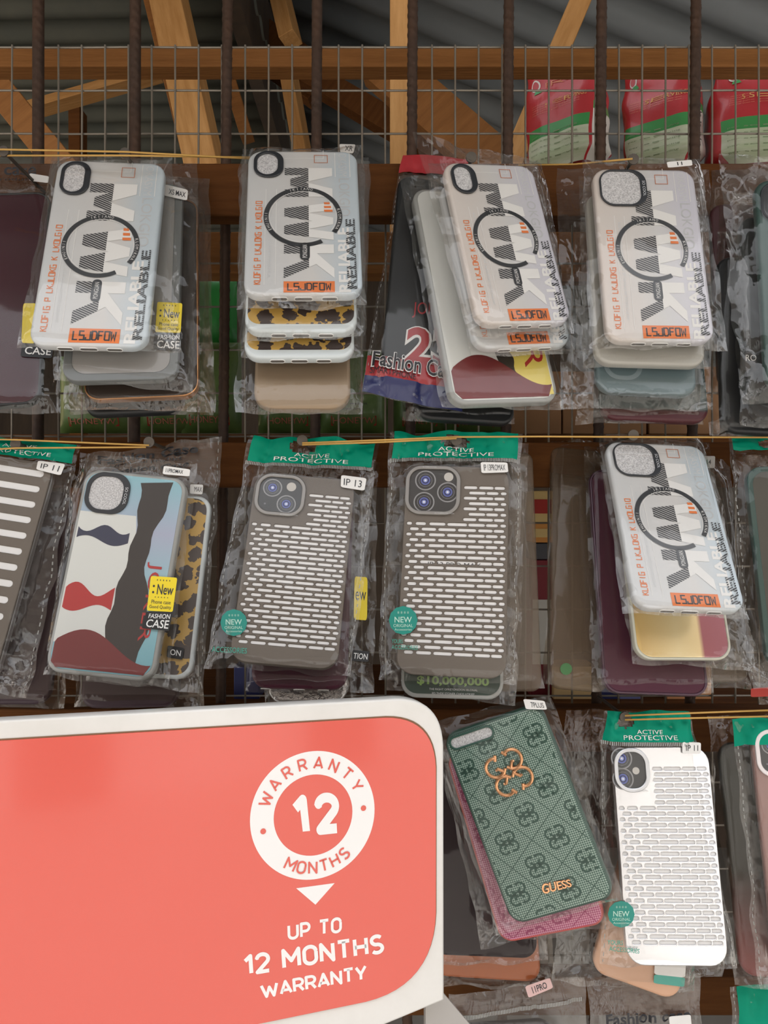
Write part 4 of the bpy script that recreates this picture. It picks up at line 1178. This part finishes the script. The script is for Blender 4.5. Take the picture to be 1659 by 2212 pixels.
def lettering(pk, quad, txt, m_, bold=0):
    mb = MB(); z = pk.t / 2 + .0024; q = [pk.loc(*p, z=z) for p in quad]
    put_text(mb, txt, (0, -1, 1, 0), 0, m_, lambda x, y, zz: (*bil(q, x, -y), z), bold=bold); mb.build('printed_text', pk.bagob)

T6 = dict(tilt=15, yaw=2)
plain('purple-brown case showing only its foot under the slotted silver case', [(-40, 1050), (150, 1060), (118, 1520), (-60, 1505)], .628, [(-80, 1010), (170, 1010), (138, 1530), (-90, 1525)], mat('plum_dark', (.05, .025, .04), .4), film=FILMB, **T6)
plain('dark plum case showing only its foot under the colour-wave case', [(200, 1080), (400, 1085), (395, 1525), (190, 1515)], .632, [(170, 1040), (430, 1040), (440, 1530), (160, 1528)], mat('plum_dark'), film=FILMB, **T6)
pk = Packet('phone_case_packet', 'silver case with long horizontal slots, green header, tag IP 11', 'phone case packet', [(-112, 960), (122, 1000), (-8, 1475), (-245, 1430)], .592, 15, 2, t=.0095)
pills = []
for k in range(13):
    v = .055 + k * .073
    spans = ((.06, .93),) if k < 3 or k > 10 else ((.06, .30), (.62, .93)) if k < 8 and k > 4 else ((.06, .42), (.52, .93))
    for a, b in spans: pills.append(rr((b - a) * pk.w, .030 * pk.h, .015 * pk.h, ((a + b) / 2 - .5) * pk.w, (.5 - v) * pk.h, 4))
mb = MB(); mb.mesh(curve_mesh([rr(pk.w, pk.h, .012)] + pills, .0008, .0007, 2), SATIN, Matrix.Translation((0, 0, pk.t / 2 - .0015)))
mb.mesh(curve_mesh([rr(pk.w, pk.h, .012), rr(pk.w - .003, pk.h - .003, .011)], .002, .0012, 2), SILVER, Matrix.Translation((0, 0, -.0012)))
pk.case = mb.build('phone_case', pk.e)
mb = MB(); pk.plate(mb, [rr(pk.w - .0035, pk.h - .0035, .011)], -.0014, .0004, mat('insert_card', (.82, .82, .83), .6)); mb.build('insert_card', pk.e)
pk.bag([(-180, 925), (176, 962), (60, 1508), (-290, 1455)], amp=.0024, fold=.004, foldT=.12)
pk.sheet(.0, .085, GREENP, 'header_card', s0=.02, s1=.98, words=[('ACTIVE', (.55, .03, .75, .045), WHITE, 0), ('PROTECTIVE', (.5, .055, .85, .072), WHITE, 0)])
pk.seams(.1)
pk.sticker([(82, 995), (141, 1002), (131, 1027), (78, 1014)], LABELW, [('IP 11', (.15, .25, .85, .75), INK, 0)], label='white IP 11 size tag')

pk = plain('leopard print case with a black ON label, mostly hidden behind the colour-wave case', [(238, 1050), (447, 1075), (428, 1472), (214, 1442)], .606, [(186, 982), (480, 946), (436, 1497), (188, 1470)], mat('frost_rim'), group='leopard cases', film=FILMH, amp=.0022, fold=.003, foldT=.14, tilt=15, yaw=2)
mb = MB(); pk.plate(mb, [rr(pk.w - .006, pk.h - .006, .010)], 0, .0003, leopard_mat()); mb.build('printed_design', pk.case)
pk.sticker([(411, 1046), (439, 1047), (437, 1068), (410, 1066)], LABELW, [('MAX', (.35, .25, .95, .75), INK, 0)]); pk.sticker([(362, 1394), (398, 1400), (394, 1425), (360, 1420)], BLACK, [('ON', (.2, .25, .85, .75), WHITE, .01)], name='black_label', label='black label reading ON')
pk.words(('Fashion Case', (.10, .028, .84, .064), INK, .03), ('for all cell product', (.18, .068, .72, .086), INK, .01), ('Fashion Case', (.2, .092, .78, .118), INK, .03))
pk.seams(.02, sides=(1,))

SKYB = ramp_mat('sky_print', [(0, (.18, .42, .50)), (.4, (.30, .55, .62)), (.7, (.40, .44, .58)), (1, (.25, .52, .60))], 'Y', (-.08, .08), .35, coat=.2)
pk = art_case('colour-wave case in white, dark brown and pale blue with a yellow New label', [(190, 1008), (412, 1030), (335, 1467), (103, 1442)], .587, [(172, 978), (428, 1002), (362, 1486), (90, 1460)], 15, 2,
              (SKYB, PAINTD, PAINTM, PAINTR, PAINTN), 'JOKER', (.76, .44, .90, .82), PAINTR, amp=.0018)
mb = MB(); W_ = pk.w - .007
pts = [(-.466, .22)] + [(.07 + .04 * math.sin(i / 20 * 6), .22 + .63 * i / 20) for i in range(21)] + [(-.466, .86)]
pk.plate(mb, [[(u * pk.w, (.5 - v) * pk.h) for u, v in pts]], .00025, .0001, PAINTW); c = mb.build('printed_design', pk.case)
pk.sticker([(354, 1006), (411, 1014), (409, 1029), (351, 1024)], LABELW, [('11PROMAX', (.1, .25, .75, .75), INK, .01)], label='white 11PROMAX size tag')
new_label(pk, [(326, 1244), (383, 1248), (373, 1322), (317, 1319)], [(316, 1321), (373, 1322), (365, 1363), (306, 1357)], 'yellow New label')
pk.seams(.03, sides=(0,))

T7 = dict(tilt=20, yaw=3)
plain('silver quilted case showing only its foot above the rim of the sign', [(585, 1110), (760, 1110), (744, 1512), (590, 1508)], .632, [(560, 1060), (790, 1060), (770, 1522), (575, 1520)], mat('quilt_silver', (.55, .55, .56), .25, .8, bump=(120, 1., (1, 1, 1))), amp=.002, **T7)
pk = plain('plum case with a yellow label edge, behind the two-lens grey case', [(570, 1060), (770, 1065), (745, 1482), (548, 1476)], .610, [(560, 960), (818, 1000), (806, 1495), (530, 1498)], mat('plum_case', (.075, .02, .036), .4, spec=.25), amp=.0018, **T7)
pk.sticker([(766, 1245), (794, 1247), (793, 1340), (764, 1338)], YELLOW, [('ew', (.1, .35, .9, .55), INK, 0)], name='yellow_label'); pk.sticker([(762, 1404), (798, 1407), (796, 1430), (758, 1427)], BLACK, [('TION', (.1, .25, .92, .8), WHITE, .01)], name='black_label')
pk.ports(mat('port_shadow'), ((.15, .1), (.5, .12), (.75, .12)))
L2 = ((.33, .34, .19), (.64, .70, .19))
pk = vented('grey perforated case with two printed lenses, tag IP 13', [(556, 1015), (768, 1035), (730, 1440), (498, 1420)], .588, 20, 3, SATIN, SATINR, (.02, .005, .52, .24), L2, (.70, .28, .095))
pk.bag([(540, 946), (816, 956), (758, 1462), (440, 1440)], amp=.0022, fold=.0075, foldT=.16)
header(pk, .122, (.42, .045)); pk.seams(.12, ticks=.122)
pk.sticker([(737, 1026), (792, 1033), (787, 1060), (736, 1052)], LABELW, [('IP 13', (.12, .25, .85, .8), INK, 0)], label='white IP 13 size tag')
round_sticker(pk, (505, 1345), 29); lettering(pk, [(458, 1396), (534, 1400), (533, 1412), (457, 1408)], 'ACCESSORIES', GREENT, .01)

T8 = dict(tilt=15, yaw=-6)
CLEARB = mat('clear_blister', (.20, .15, .105), .3, spec=.4, alpha=.45)
pk = plain('tall empty clear packet showing beside the three-lens case', [(960, 975), (1148, 968), (1170, 1484), (958, 1480)], .625, [(950, 955), (1140, 955), (1172, 1488), (950, 1486)], CLEARB, film=FILMH, r=.008, amp=.0022, **T8)
pk = plain('dark green case with a pale green row of zeros, under the three-lens case', [(880, 1060), (1085, 1060), (1085, 1502), (862, 1500)], .608, [(838, 985), (1142, 985), (1114, 1525), (832, 1488)], CLEARR, amp=.0018, **T8)
mb = MB(); pk.plate(mb, [rr(pk.w - .005, pk.h - .006, .010)], 0, .0003, mat('deep_green', (.03, .055, .042), .4, coat=.2))
f = lambda x, y, z: (x, y, pk.t / 2 + .0006)
put_text(mb, '$10,000,000', pk.box(.16, .90, .86, .945), 0, mat('lime_print', (.30, .48, .16)), f, bold=.03); put_text(mb, 'THE RIGHT OFRETOREDON IELONAL', pk.box(.28, .955, .75, .964), 0, SOFTWHITE, f); put_text(mb, 'ED THDE STONER CHOS HTRSEF', pk.box(.31, .974, .72, .983), 0, SOFTWHITE, f)
mb.build('printed_design', pk.case)
L3 = ((.36, .30, .19), (.77, .53, .19), (.35, .74, .19))
pk = vented('grey perforated case with three printed lenses, tag IP 13PROMAX', [(878, 1003), (1098, 1005), (1092, 1462), (857, 1445)], .590, 15, -6, SATIN, SATINR, (.0, .002, .535, .25), L3, (.78, .22, .085), 'IP 13 PRO MAX')
pk.bag([(845, 935), (1128, 935), (1116, 1482), (815, 1468)], amp=.0022, fold=.0075, foldT=.15)
header(pk, .115, (.5, .045)); pk.seams(.12, ticks=.115)
pk.sticker([(1038, 998), (1096, 999), (1098, 1020), (1040, 1022)], LABELW, [('IP 13PROMAX', (.1, .22, .9, .8), INK, 0)], label='white IP 13PROMAX size tag')
round_sticker(pk, (871, 1340), 31); lettering(pk, [(846, 1380), (870, 1381), (870, 1390), (846, 1389)], 'YOURS', GREENT, .01); lettering(pk, [(846, 1393), (903, 1395), (902, 1404), (846, 1402)], 'ACCESSORIES', GREENT, .01)

T9 = dict(tilt=30, yaw=4)
pk = plain('brownish clear sleeve with a green dot near its foot', [(1200, 958), (1310, 962), (1298, 1478), (1176, 1470)], .640, [(1195, 950), (1330, 955), (1310, 1485), (1172, 1476)], CLEARB, film=FILMB, tilt=20, yaw=3, r=.008, amp=.0022)
pk.sticker([(1210, 1432), (1236, 1432), (1236, 1458), (1210, 1458)], mat('sticker_olive', (.06, .18, .06)), name='round_sticker', r=.499)
T10 = dict(tilt=20, yaw=3)
pk = plain('clear case with a dark ring printed on it, behind the large square-ring case', [(1385, 1010), (1560, 1005), (1605, 1462), (1425, 1460)], .637, [(1370, 960), (1572, 960), (1625, 1490), (1415, 1480)], CLEARB, film=FILMH, **T10)
mb = MB(); cx, cy = pk.loc(1535, 1180, z=pk.t / 2); pk.plate(mb, [circ(.026, cx - .01, cy), circ(.0235, cx - .01, cy)], .0001, .0002, RIM); mb.build('printed_design', pk.case)
pk.sticker([(1518, 985), (1545, 985), (1544, 1011), (1521, 1011)], LABELW, [('14', (.3, .3, .65, .7), INK, .01)], label='white 14 size tag')
plain('plum case with straight foot, lowest under the gold mirror case', [(1282, 1015), (1482, 1010), (1512, 1488), (1290, 1486)], .620, [(1262, 965), (1510, 960), (1545, 1498), (1280, 1496)], mat('plum_case'), rim=mat('plum_rim', (.06, .02, .04), .3, coat=.4), amp=.0018, **T10)
plain('gold and pink mirror case directly under the large square-ring case', [(1322, 1000), (1512, 998), (1574, 1420), (1372, 1412)], .604, [(1290, 960), (1530, 960), (1638, 1452), (1372, 1432)], ramp_mat('gold_mirror', [(0, (.75, .50, .16)), (.45, (1., .84, .48)), (.66, (1., .80, .44)), (.70, (.42, .13, .16)), (1, (.40, .14, .18))], 'X', (-.04, .04), .2, .35, coat=.6), rim=mat('clear_rim2', (.6, .6, .5), .25, coat=.5), amp=.0022, **T10)  # the mirror's bright warm reflection is put into its lighter base colour
mwk('large milky case with striped lettering and square lens ring, above the gold mirror case', [(1296, 947), (1507, 960), (1611, 1317), (1371, 1300)], .576, [(1292, 936), (1516, 946), (1618, 1338), (1345, 1325)], 32, 5, cut='square', amp=.0014)

T11 = dict(tilt=14, yaw=-4)
pk = plain('clear packet at the row end with a red sticker at its foot', [(1612, 1030), (1760, 1020), (1790, 1470), (1640, 1475)], .622, [(1604, 985), (1800, 980), (1830, 1530), (1630, 1520)], CLEARB, film=FILMB, amp=.0024, **T11)
pk.sticker([(1622, 1487), (1690, 1482), (1692, 1503), (1622, 1506)], PACKRED, name='red_sticker')
pk = plain('dark green edged case in a crumpled clear bag with a green header, middle row', [(1612, 1010), (1820, 1000), (1850, 1430), (1648, 1440)], .598, [(1568, 945), (1880, 935), (1890, 1500), (1628, 1492)], mat('olive_clear', (.06, .056, .043), .4), rim=mat('bottle_case'), rimw=.004, amp=.003, fold=.008, foldT=.2, **T11)
pk.sheet(.0, .06, GREENP, 'header_card', hole=(.3, .03, .09, .02), s0=.03, s1=.95)
pk.seams(.1, sides=(0,))

# ------------------------------------------------------------------ lower row
T12 = dict(tilt=3, yaw=-14)
plain('case with an orange edge, lowest beside the white corner of the sign', [(920, 1720), (1150, 1712), (1152, 2105), (925, 2112)], .634, [(900, 1690), (1190, 1690), (1195, 2130), (900, 2130)], mat('amber_case', (.50, .13, .03), .35, coat=.3), film=FILMB, amp=.002, **T12)
plain('very dark purple case behind the pink one, beside the white edge of the sign', [(915, 1650), (1130, 1640), (1150, 2052), (915, 2068)], .616, [(900, 1620), (1160, 1610), (1185, 2075), (900, 2090)], mat('night_case', (.02, .010, .012), .55, spec=.2), film=FILM, amp=.002, **T12)

WG = weave_mat('green_weave', (.022, .085, .062), (.33, .44, .38)); WP = weave_mat('pink_weave', (.40, .055, .16), (.72, .34, .46))
def monogram(label, corners, d, bag, side, weave, dark, full=True, **kw):
    pk = Packet('phone_case_packet', label, 'phone case packet', corners, d, 3, -14, t=.0095, group='woven monogram cases')
    pk.slab(side, r=.011)
    W_, H_ = pk.w - .004, pk.h - .0045
    mb = MB(); pk.plate(mb, [rr(W_, H_, .009)], -.0001, .0005, weave)
    f2 = lambda x, y, z: (x, y, pk.t / 2 + z)
    def line(p, a):
        dx, dy = math.cos(a), math.sin(a); t0, t1 = -1., 1.
        for o, dd, lim in ((p[0], dx, W_ / 2 - .001), (p[1], dy, H_ / 2 - .001)):
            for sg in (-1, 1):
                if dd * sg > 0: t1 = min(t1, (lim - o * sg) / (dd * sg))
                elif dd * sg < 0: t0 = max(t0, (lim - o * sg) / (dd * sg))
        if t1 > t0: mb.stroke([(p[0] + dx * t0, p[1] + dy * t0), (p[0] + dx * t1, p[1] + dy * t1)], .0006, .0005, dark, fn=f2)
    u, v = Vector((math.cos(-.95), math.sin(-.95))), Vector((math.cos(.62), math.sin(.62)))
    S = .0265
    for k in range(-6, 7):
        line(v * (S * (k + .5)), -.95); line(u * (S * (k + .5)), .62)
    for i in range(-6, 7):
        for j in range(-6, 7):
            c = u * S * i + v * S * j
            for st in clover(.0098, .12):
                st = [(c.x + a, c.y + b) for a, b in st]
                run = []
                for p in st + [None]:
                    if p and abs(p[0]) < W_ / 2 - .0015 and abs(p[1]) < H_ / 2 - .0015: run.append(p)
                    else:
                        if len(run) > 1: mb.stroke(run, .0016, .00055, dark, fn=f2)
                        run = []
    mb.build('woven_back', pk.case)
    if full:
        ring_cutout(pk, .045, .018, .50, .092, .0055, side=.0016, thin=.0016, ring=side)
        GE = mat('rose_gold', (.80, .42, .22), .22, .95)
        cx, cy = pk.loc(1100, 1667, z=pk.t / 2); mb = MB()
        for st in clover(.0195, .18): mb.tube([(cx + a, cy + b, pk.t / 2 + .0018) for a, b in st], .0013, GE, 8)
        mb.build('metal_emblem', pk.case)
        q = [pk.loc(*p, z=pk.t / 2) for p in ((1169, 1908), (1231, 1897), (1236, 1913), (1173, 1930))]
        mb = MB()
        for k in range(5): put_text(mb, 'GUESS', (0, -1, 1, 0), 0, GE, lambda x, y, z: (*bil(q, x, -y), pk.t / 2 + .0006 + k * .0003), bold=.04 - k * .008)
        mb.build('metal_lettering', pk.case)
    pk.bag(bag, **kw)
    return pk
monogram('pink woven case with a coral edge, directly under the green monogram case', [(962, 1622), (1172, 1575), (1318, 1985), (1078, 2032)], .596, [(938, 1598), (1195, 1562), (1332, 1998), (1042, 2048)], mat('coral_edge', (.55, .10, .09), .35, coat=.3), WP, mat('pink_dark', (.36, .04, .14), .5), full=False, amp=.002)
pk = monogram('green woven monogram case with a rose gold emblem, tag 7PLUS', [(947, 1578), (1160, 1522), (1335, 1925), (1110, 1992)], .580, [(925, 1560), (1190, 1500), (1350, 1945), (1075, 2018)], mat('green_edge', (.02, .07, .05), .35, coat=.3), WG, mat('green_dark', (.018, .07, .05), .55), amp=.0016)
pk.sticker([(1130, 1510), (1176, 1514), (1182, 1533), (1136, 1532)], LABELW, [('7PLUS', (.3, .25, .9, .8), INK, 0)], label='white 7PLUS size tag')

T13 = dict(tilt=8, yaw=-4)
pk = plain('clear gold-tinted bag showing behind the foot of the bright silver case', [(1420, 1680), (1530, 1680), (1545, 2080), (1440, 2080)], .632, [(1400, 1640), (1545, 1640), (1560, 2110), (1420, 2110)], mat('honey_clear', (.36, .27, .14), .3, coat=.5), film=FILMH, amp=.003, **T13)
pk = plain('peach case with a white and teal sticker, under the bright silver case', [(1388, 1760), (1560, 1805), (1452, 2140), (1246, 2094)], .607, [(1222, 1530), (1490, 1540), (1500, 2140), (1196, 2122)], mat('peach_case', (.68, .40, .26), .4, coat=.2), amp=.0026, fold=.004, **T13)
pk.sticker([(1415, 2072), (1482, 2080), (1480, 2112), (1413, 2105)], LABELW); pk.sticker([(1413, 2105), (1480, 2112), (1478, 2132), (1412, 2124)], mat('teal_band', (.10, .40, .33)), name='teal_band')
MIR = mat('bright_silver', (.80, .80, .82), .2, .8)
pk = vented('bright silver perforated case with a strong reflection, under a green header', [(1308, 1605), (1522, 1608), (1570, 2080), (1362, 2070)], .584, 12, -4, MIR, SILVER, (.0, .002, .37, .215), ((.24, .24, .30), (.24, .70, .30)), (.62, .52, .10), cardm=mat('insert_card'))
pk.bag([(1300, 1537), (1492, 1537), (1592, 2092), (1298, 2084)], amp=.0026, fold=.006, foldT=.16)
header(pk, .125, (.25, .04)); pk.seams(.13, ticks=.125)
pk.sticker([(1474, 1603), (1514, 1604), (1514, 1628), (1474, 1628)], LABELW, [('IP 11', (.2, .25, .85, .75), INK, 0)])
round_sticker(pk, (1342, 1975), 29); lettering(pk, [(1312, 2030), (1346, 2032), (1346, 2042), (1312, 2040)], 'YOURS', GREENT, .01); lettering(pk, [(1316, 2044), (1382, 2050), (1381, 2060), (1316, 2054)], 'ACCESSORIES', GREENT, .01)

T14 = dict(tilt=8, yaw=-8)
plain('very dark brown case in a clear bag next to the bright silver case', [(1545, 1600), (1730, 1596), (1760, 2100), (1600, 2104)], .606, [(1530, 1545), (1760, 1545), (1790, 2130), (1585, 2130)], ramp_mat('brown_shade', [(0, (.20, .05, .045)), (.5, (.05, .045, .035)), (1, (.05, .05, .042))], 'Y', (-.08, .06), .5), film=FILM, amp=.0022, **T14)
pk = plain('rosy brown case with a white-rimmed lens, last in the lower row', [(1622, 1568), (1850, 1560), (1885, 2080), (1665, 2090)], .588, [(1580, 1552), (1890, 1545), (1905, 2128), (1640, 2132)], mat('rosy_case', (.30, .17, .15), .35, coat=.3), amp=.002, **T14)
camera_ring(pk, .02, .005, .5, .21, .012, mat('pale_ring', (.75, .70, .70), .35), L2, None)
pk.sheet(.0, .10, GREENP, 'header_card', s0=-.0, s1=.97); pk.seams(.1, sides=(0,))

# ------------------------------------------------------------------ lowest row, only the tops show
T15 = dict(tilt=10, yaw=-6)
pk = plain('clear bag with the pink 11PRO tag, below the dark purple case', [(985, 2215), (1200, 2190), (1235, 2600), (1015, 2620)], .600, [(968, 2150), (1262, 2108), (1290, 2660), (990, 2680)], mat('dark_case'), film=FILMH, amp=.002, fold=.004, **T15)
pk.sticker([(1134, 2131), (1188, 2112), (1195, 2134), (1142, 2156)], mat('pink_label', (.72, .48, .46), .5), [('11PRO', (.22, .22, .8, .8), INK, .01)], label='pink 11PRO size tag'); pk.seams(.05, ticks=.085, sides=())
pk = plain('clear bag with dark fashion lettering, below the peach case', [(1275, 2240), (1480, 2235), (1490, 2640), (1300, 2640)], .590, [(1270, 2125), (1512, 2105), (1520, 2680), (1300, 2690)], mat('dark_case'), film=FILMH, amp=.003, fold=.006, **T15)
mb = MB(); pk.word(mb, 'Fashion case', (.14, .12, .9, .165), INK, .02); mb.build('printed_text', pk.bagob); pk.sticker([(1445, 2196), (1492, 2192), (1494, 2215), (1447, 2218)], LABELW)
pk = plain('green-headed packet hanging lowest, below the rosy brown case', [(1600, 2260), (1800, 2250), (1810, 2640), (1610, 2650)], .592, [(1577, 2128), (1850, 2120), (1850, 2700), (1600, 2700)], mat('smoke_case'), amp=.0016, fold=.004, **T15)
pk.sheet(.0, .2, GREENP, 'header_card', s0=.05, s1=.97); pk.seams(.0, sides=(0,))

# ------------------------------------------------------------------ the red warranty sign
SRED = mat('sign_red', (.72, .105, .075), .22, coat=.6, bump=(14, .12, (1, 1, 1)))
SWH = mat('sign_white', (.78, .765, .74), .35, coat=.3, vary=(9, (.70, .685, .65), .5, (1, 1, 1)))
LET = mat('sign_lettering', (.85, .84, .83), .35, coat=.3)
EDGE = mat('sign_core', (.22, .13, .07), .8)
SG = Packet.__new__(Packet)
SG.O = P(560, 1880, .47); SG.X, SG.Y, SG.N = axes(3, 15); SG.t = 0
SG.Y = SG.Y; R = Matrix((SG.X, SG.Y, SG.N)).transposed().to_4x4()
sg = tag(empty('warranty_sign', Matrix.Translation(SG.O) @ R), 'red board with white rounded rim reading 12 MONTHS WARRANTY, standing in front of the packets', 'sign')
S = SG.loc
def corner(c, r, a0, a1, n=10): return [(c[0] + r * math.cos(math.radians(a0 + (a1 - a0) * i / n)), c[1] + r * math.sin(math.radians(a0 + (a1 - a0) * i / n))) for i in range(n + 1)]
def board(tl, tr, br, bl, rt, rb):
    """quad with its two right corners rounded"""
    tl, tr, br, bl = map(Vector, (tl, tr, br, bl)); o = [tuple(tl), tuple(bl)]
    def rnd_c(p, a, b, r):
        if r <= 0: return [tuple(p)]
        da, db = (a - p).normalized(), (b - p).normalized(); A_, B_ = p + da * r, p + db * r
        return [tuple(A_ * (1 - t) ** 2 + p * 2 * t * (1 - t) * .93 + p * 0 + B_ * t ** 2 + (A_ + B_) * (.07 * t * (1 - t))) for t in [i / 12 for i in range(13)]]
    return o + rnd_c(br, bl, tr, rb) + rnd_c(tr, br, tl, rt)
ext = lambda p, q, k: tuple(Vector(p) + (Vector(p) - Vector(q)).normalized() * k)
rtl, rtr, rbr, rbl = S(0, 1594), S(934, 1539), S(934, 2120), S(0, 2310)
otl, otr, obr = S(0, 1552), S(952, 1500), S(953, 2150)
rtl, otl = ext(rtl, rtr, .08), ext(otl, otr, .08); rbl = ext(rbl, rbr, .08)
obl = (otl[0], rbl[1] - .03)
mb = MB(); mb.mesh(curve_mesh([board(otl, otr, obr, (otl[0], obr[1] - .075), .032, 0)], .0045, .0015, 2), SWH); wb = mb.build('sign_board', sg)
mb = MB(); mb.mesh(curve_mesh([board((rtl[0], rtl[1] + .0008), (rtr[0] + .0008, rtr[1] + .0008), (rbr[0] + .0005, rbr[1]), rbl, .034, .046)], .0002, 0), EDGE, Matrix.Translation((0, 0, .0063))); mb.build('dark_seam', sg)
mb = MB(); mb.mesh(curve_mesh([board(rtl, rtr, rbr, rbl, .034, .046)], .0003, .0002, 1), SRED, Matrix.Translation((0, 0, .0068))); rf = mb.build('red_face', sg)
zt = .0074
mb = MB()
c = Vector(S(673, 1752)); Rr = (Vector(S(806, 1740)) - Vector(S(541, 1770))).length / 2
mb.mesh(curve_mesh([circ(Rr, c.x, c.y, 96), circ(Rr * .632, c.x, c.y, 72)], .00005), LET, Matrix.Translation((0, 0, zt)))
mb.poly([S(636, 1908), S(677, 1943), S(718, 1897)], zt, LET)
def arc(word, a0, a1, rad, g, inward):
    for i, ch in enumerate(word):
        a = math.radians(a0 + (a1 - a0) * i / (len(word) - 1)); wd = (SANS[ch][0] + .15) * g
        M = Matrix.Translation((c.x + rad * math.cos(a), c.y + rad * math.sin(a), 0)) @ Matrix.Rotation(a - PI / 2 + (PI if inward else 0), 4, 'Z')
        sans(mb, ch, SRED, lambda x, y, z: tuple(M @ Vector(((x - .5) * wd, (y - .5) * g, zt + .0003 + z))), wt=.15)
arc('WARRANTY', 157, 29, Rr * .815, Rr * .20, False); arc('MONTHS', 243, 307, Rr * .815, Rr * .20, True)
for a in (192, 2): mb.poly(circ(Rr * .045, c.x + Rr * .815 * math.cos(math.radians(a)), c.y + Rr * .815 * math.sin(math.radians(a)), 16), zt + .0003, SRED)
def sline(word, quad, wt, gap=.3):
    q = [S(*p) for p in quad]; sans(mb, word, LET, lambda x, y, z: (*bil(q, x, 1 - y), zt + z), wt=wt, gap=gap)
sline('12', [(622, 1711), (726, 1702), (730, 1790), (634, 1800)], .24, .42)
sline('UP TO', [(617, 1985), (733, 1968), (733, 2002), (618, 2019)], .19, .27)
sline('12 MONTHS', [(522, 2050), (821, 2004), (824, 2046), (525, 2095)], .19, .27)
sline('WARRANTY', [(558, 2113), (786, 2070), (787, 2103), (562, 2143)], .19, .22)
mb.build('sign_lettering', rf)
mb = MB()
for px, py, r in ((812, 1586, 5), (818, 1597, 3), (848, 1584, 5), (852, 1596, 4), (668, 1560, 6), (822, 1748, 4), (888, 1563, 5), (905, 1583, 4), (458, 1760, 5), (352, 1860, 2), (760, 1561, 3)):
    a, b = S(px, py); k = r / F * .47
    mb.poly([(a + k * (.6 + .4 * rnd.random()) * math.cos(t_) * .7, b + k * (.6 + .4 * rnd.random()) * math.sin(t_)) for t_ in [i * PI / 4 for i in range(8)]], zt - .0002, mat('worn_pink', (.80, .40, .33), .6))
mb.build('chipped_spots', rf)
mb = MB(); mb.mesh(curve_mesh([[S(930, 2146), S(930, 2330), S(1110, 2330), S(953, 2146)]], .002), mat('side_grey', (.42, .40, .38), .5), Matrix.Translation((0, 0, -.012))); mb.build('side_panel', sg)
